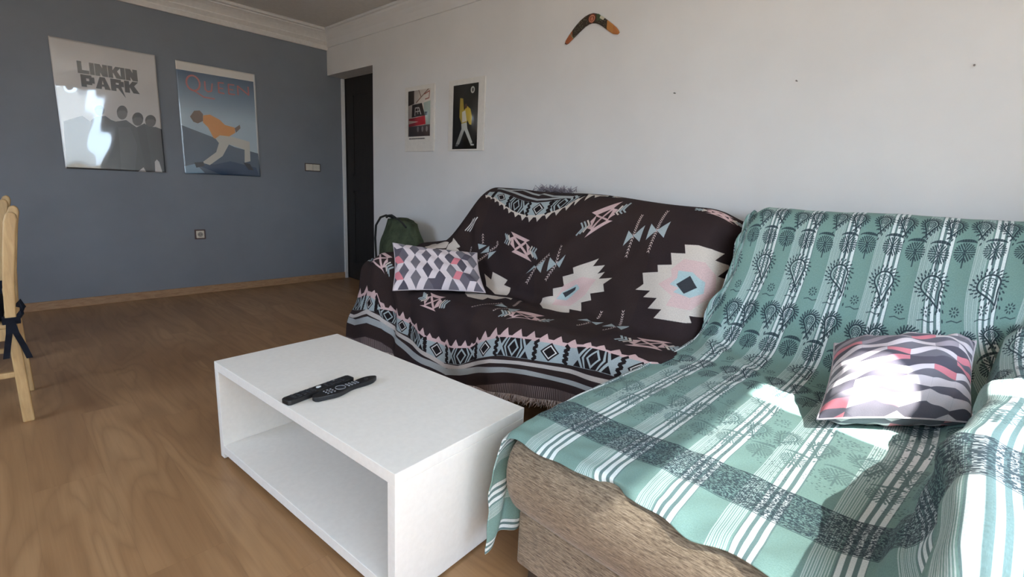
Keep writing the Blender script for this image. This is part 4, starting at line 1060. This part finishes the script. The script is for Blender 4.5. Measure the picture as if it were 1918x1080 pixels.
# ------------------------------------------------------------------ pine chairs at the left edge
def chair(y0, label, clabel, dx=0):
    W_ = .42; t = thing('dining_chair', (-.18 + dx, y0 + W_ / 2, 0), label, 'chair', 'pine dining chairs')
    X = lambda x: x + dx
    def post(y):
        # curved back leg and post in one piece, rounded on top
        pr = [(.010, 0), (.048, 0), (.044, .22), (.040, .44), (.052, .60), (.078, .80), (.089, .860), (.086, .880), (.076, .889), (.064, .888), (.055, .879), (.047, .855), (.034, .76), (.016, .60), (.006, .44), (.008, .22)]
        return add_prism(bmesh.new(), [(X(a), b) for a, b in pr], lambda x, z: (x, y, z), lambda x, z: (x, y + .028, z))
    obj('back_post', post(y0), M_PINE, t, bevel=.006, seg=3); obj('back_post', post(y0 + W_ - .028), M_PINE, t, bevel=.006, seg=3)
    t.rotation_euler = (0, 0, 0)
    for z0, z1, xo in ((.78, .85, .044), (.66, .70, .026), (.54, .58, .012)):
        obj('back_rail', box(X(xo), X(xo + .022), y0 + .02, y0 + W_ - .02, z0, z1), M_PINE, t, bevel=.004)
    for y in (y0, y0 + W_ - .036): obj('front_leg', box(X(-.40), X(-.364), y, y + .036, 0, .42), M_PINE, t, bevel=.004)
    obj('seat_rail', box(X(-.37), X(.02), y0 + .004, y0 + .026, .365, .415), M_PINE, t, bevel=.003); obj('seat_rail', box(X(-.37), X(.02), y0 + W_ - .026, y0 + W_ - .004, .365, .415), M_PINE, t, bevel=.003)
    obj('stretcher', box(X(-.37), X(.02), y0 + .004, y0 + .024, .205, .228), M_PINE, t, bevel=.003); obj('stretcher', box(X(-.37), X(.02), y0 + W_ - .024, y0 + W_ - .004, .205, .228), M_PINE, t, bevel=.003)
    obj('seat', box(X(-.41), X(.012), y0 + .002, y0 + W_ - .002, .416, .434), M_PINE, t, bevel=.004)
    cu = thing('chair_cushion', (-.19 + dx, y0 + W_ / 2, .436), clabel, 'cushion', 'seat cushions on the pine chairs')
    obj('pad', box(X(-.40), X(.002), y0 + .032, y0 + W_ - .032, .436, .50), M_NAVY, cu, smooth=True, bevel=.022, seg=4)
    # tie: wrapped round the post just above the seat, two tails hanging down its face
    bm = bmesh.new()
    def rib(P, w):
        P = [Vector(p) for p in P]; vs = []
        for p in P: vs.append((bm.verts.new(p + Vector((-w / 2, 0, 0))), bm.verts.new(p + Vector((w / 2, 0, 0)))))
        for a, b in zip(vs[:-1], vs[1:]): bm.faces.new([a[0], a[1], b[1], b[0]])
    add_box(bm, X(-.002), X(.052), y0 - .006, y0 + .034, .435, .462)
    rib([(X(.020), y0 - .010, .452), (X(.014), y0 - .016, .40), (X(.004), y0 - .012, .35), (X(-.006), y0 - .012, .295)], .020)
    rib([(X(.026), y0 - .012, .452), (X(.034), y0 - .018, .40), (X(.050), y0 - .013, .34), (X(.062), y0 - .012, .285)], .020)
    add_tube(bm, [(X(.044), y0 + .012, .455), (X(.056), y0 + .006, .475), (X(.064), y0 + .008, .50), (X(.058), y0 + .01, .525), (X(.048), y0 + .012, .505)], .008, 8)
    bmesh.ops.solidify(bm, geom=[f for f in bm.faces if len(f.verts) == 4 and f.calc_area() < .0015 and abs(f.normal.y) > .5], thickness=.002) if False else None
    o = obj('tie', bm, M_NAVY, cu); s_ = o.modifiers.new('thickness', 'SOLIDIFY'); s_.thickness = .0025
    a = math.radians(-3.2); piv = Vector((dx + .03, y0, 0))
    for q in (t, cu):
        q.location = piv + Matrix.Rotation(a, 3, 'Z') @ (q.location - piv); q.rotation_euler = (0, 0, a)
    return t
m = Mat('navy_cotton', rough=.9, spec=.15); n = m.noise(50, m.coords(), 3); m.color(m.ramp(n, ((.3, '15171f'), (.7, '1e212b')))); M_NAVY = m.m
chair(2.80, 'pine dining chair seen edge-on with navy cushion tie, nearer one at left edge', 'navy seat cushion tied to the nearer pine chair')
chair(3.72, 'second pine dining chair, hidden but for the post top behind the nearer chair', 'navy seat cushion on the second pine chair behind the nearer one', .004)

# ------------------------------------------------------------------ light, sky, camera
w = bpy.data.worlds.new('sky'); sc.world = w; w.use_nodes = True
nt = w.node_tree; bgd = nt.nodes['Background']
tcw = nt.nodes.new('ShaderNodeTexCoord'); sp = nt.nodes.new('ShaderNodeSeparateXYZ'); rp = nt.nodes.new('ShaderNodeValToRGB')
nt.links.new(tcw.outputs['Generated'], sp.inputs[0])
mpn = nt.nodes.new('ShaderNodeMapRange'); mpn.inputs['From Min'].default_value = -1; mpn.inputs['From Max'].default_value = 1
nt.links.new(sp.outputs['Z'], mpn.inputs['Value']); nt.links.new(mpn.outputs['Result'], rp.inputs['Fac'])
e = rp.color_ramp.elements
e[0].position = 0; e[0].color = (.30, .27, .23, 1); e[1].position = 1; e[1].color = (.55, .72, 1, 1)
for p, c_ in ((.49, (.34, .32, .29, 1)), (.51, (.66, .80, .97, 1)), (.60, (.70, .90, 1.18, 1)), (.70, (.76, .95, 1.28, 1))):
    q = e.new(p); q.color = c_
nt.links.new(rp.outputs['Color'], bgd.inputs['Color']); bgd.inputs['Strength'].default_value = 14.5

sun = bpy.data.lights.new('sun', 'SUN'); sun.energy = 46.0; sun.angle = math.radians(.7); sun.color = (1, .975, .94)
so = link(bpy.data.objects.new('sun', sun)); so.location = (.2, -4, 6)
sd = Vector((.24, 1.0, -1.40)).normalized(); so.rotation_euler = sd.to_track_quat('-Z', 'Y').to_euler()
pl = bpy.data.lights.new('window_portal', 'AREA'); pl.shape = 'RECTANGLE'; pl.size = WX1 - WX0; pl.size_y = WZ1; pl.cycles.is_portal = True
po = link(bpy.data.objects.new('window_portal', pl)); po.location = ((WX0 + WX1) / 2, YB - .17, WZ1 / 2); po.rotation_euler = (math.radians(90), 0, 0)

pl = bpy.data.lights.new('window_portal', 'AREA'); pl.shape = 'RECTANGLE'; pl.size = VY1 - VY0; pl.size_y = VZ1 - VZ0; pl.cycles.is_portal = True  # portal for the added dining-side window
po = link(bpy.data.objects.new('window_portal', pl)); po.location = (XL - .16, (VY0 + VY1) / 2, (VZ0 + VZ1) / 2); po.rotation_euler = Vector((1, 0, 0)).to_track_quat('-Z', 'Y').to_euler()
cam = bpy.data.cameras.new('camera'); cam.sensor_width = 36; cam.sensor_fit = 'HORIZONTAL'; cam.lens = 922.521 / 1918 * 36; cam.clip_start = .02
co = link(bpy.data.objects.new('camera', cam))
R3 = [[0.6863936, -0.7256039, 0.0486084], [0.1165858, 0.1757691, 0.9775034], [0.7178241, 0.6652851, -0.2052419]]
co.matrix_world = Matrix(((R3[0][0], R3[1][0], -R3[2][0], 0), (R3[0][1], R3[1][1], -R3[2][1], 0), (R3[0][2], R3[1][2], -R3[2][2], 1.09), (0, 0, 0, 1)))
sc.camera = co
sc.view_settings.view_transform = 'Standard'; sc.view_settings.look = 'None'; sc.view_settings.gamma = 1; sc.view_settings.use_curve_mapping = False
sc.view_settings.exposure = -0.12
sc.cycles.use_denoising = True; sc.cycles.max_bounces = 10; sc.cycles.diffuse_bounces = 7; sc.cycles.transparent_max_bounces = 12
sc.cycles.sample_clamp_indirect = 12; sc.cycles.caustics_reflective = False
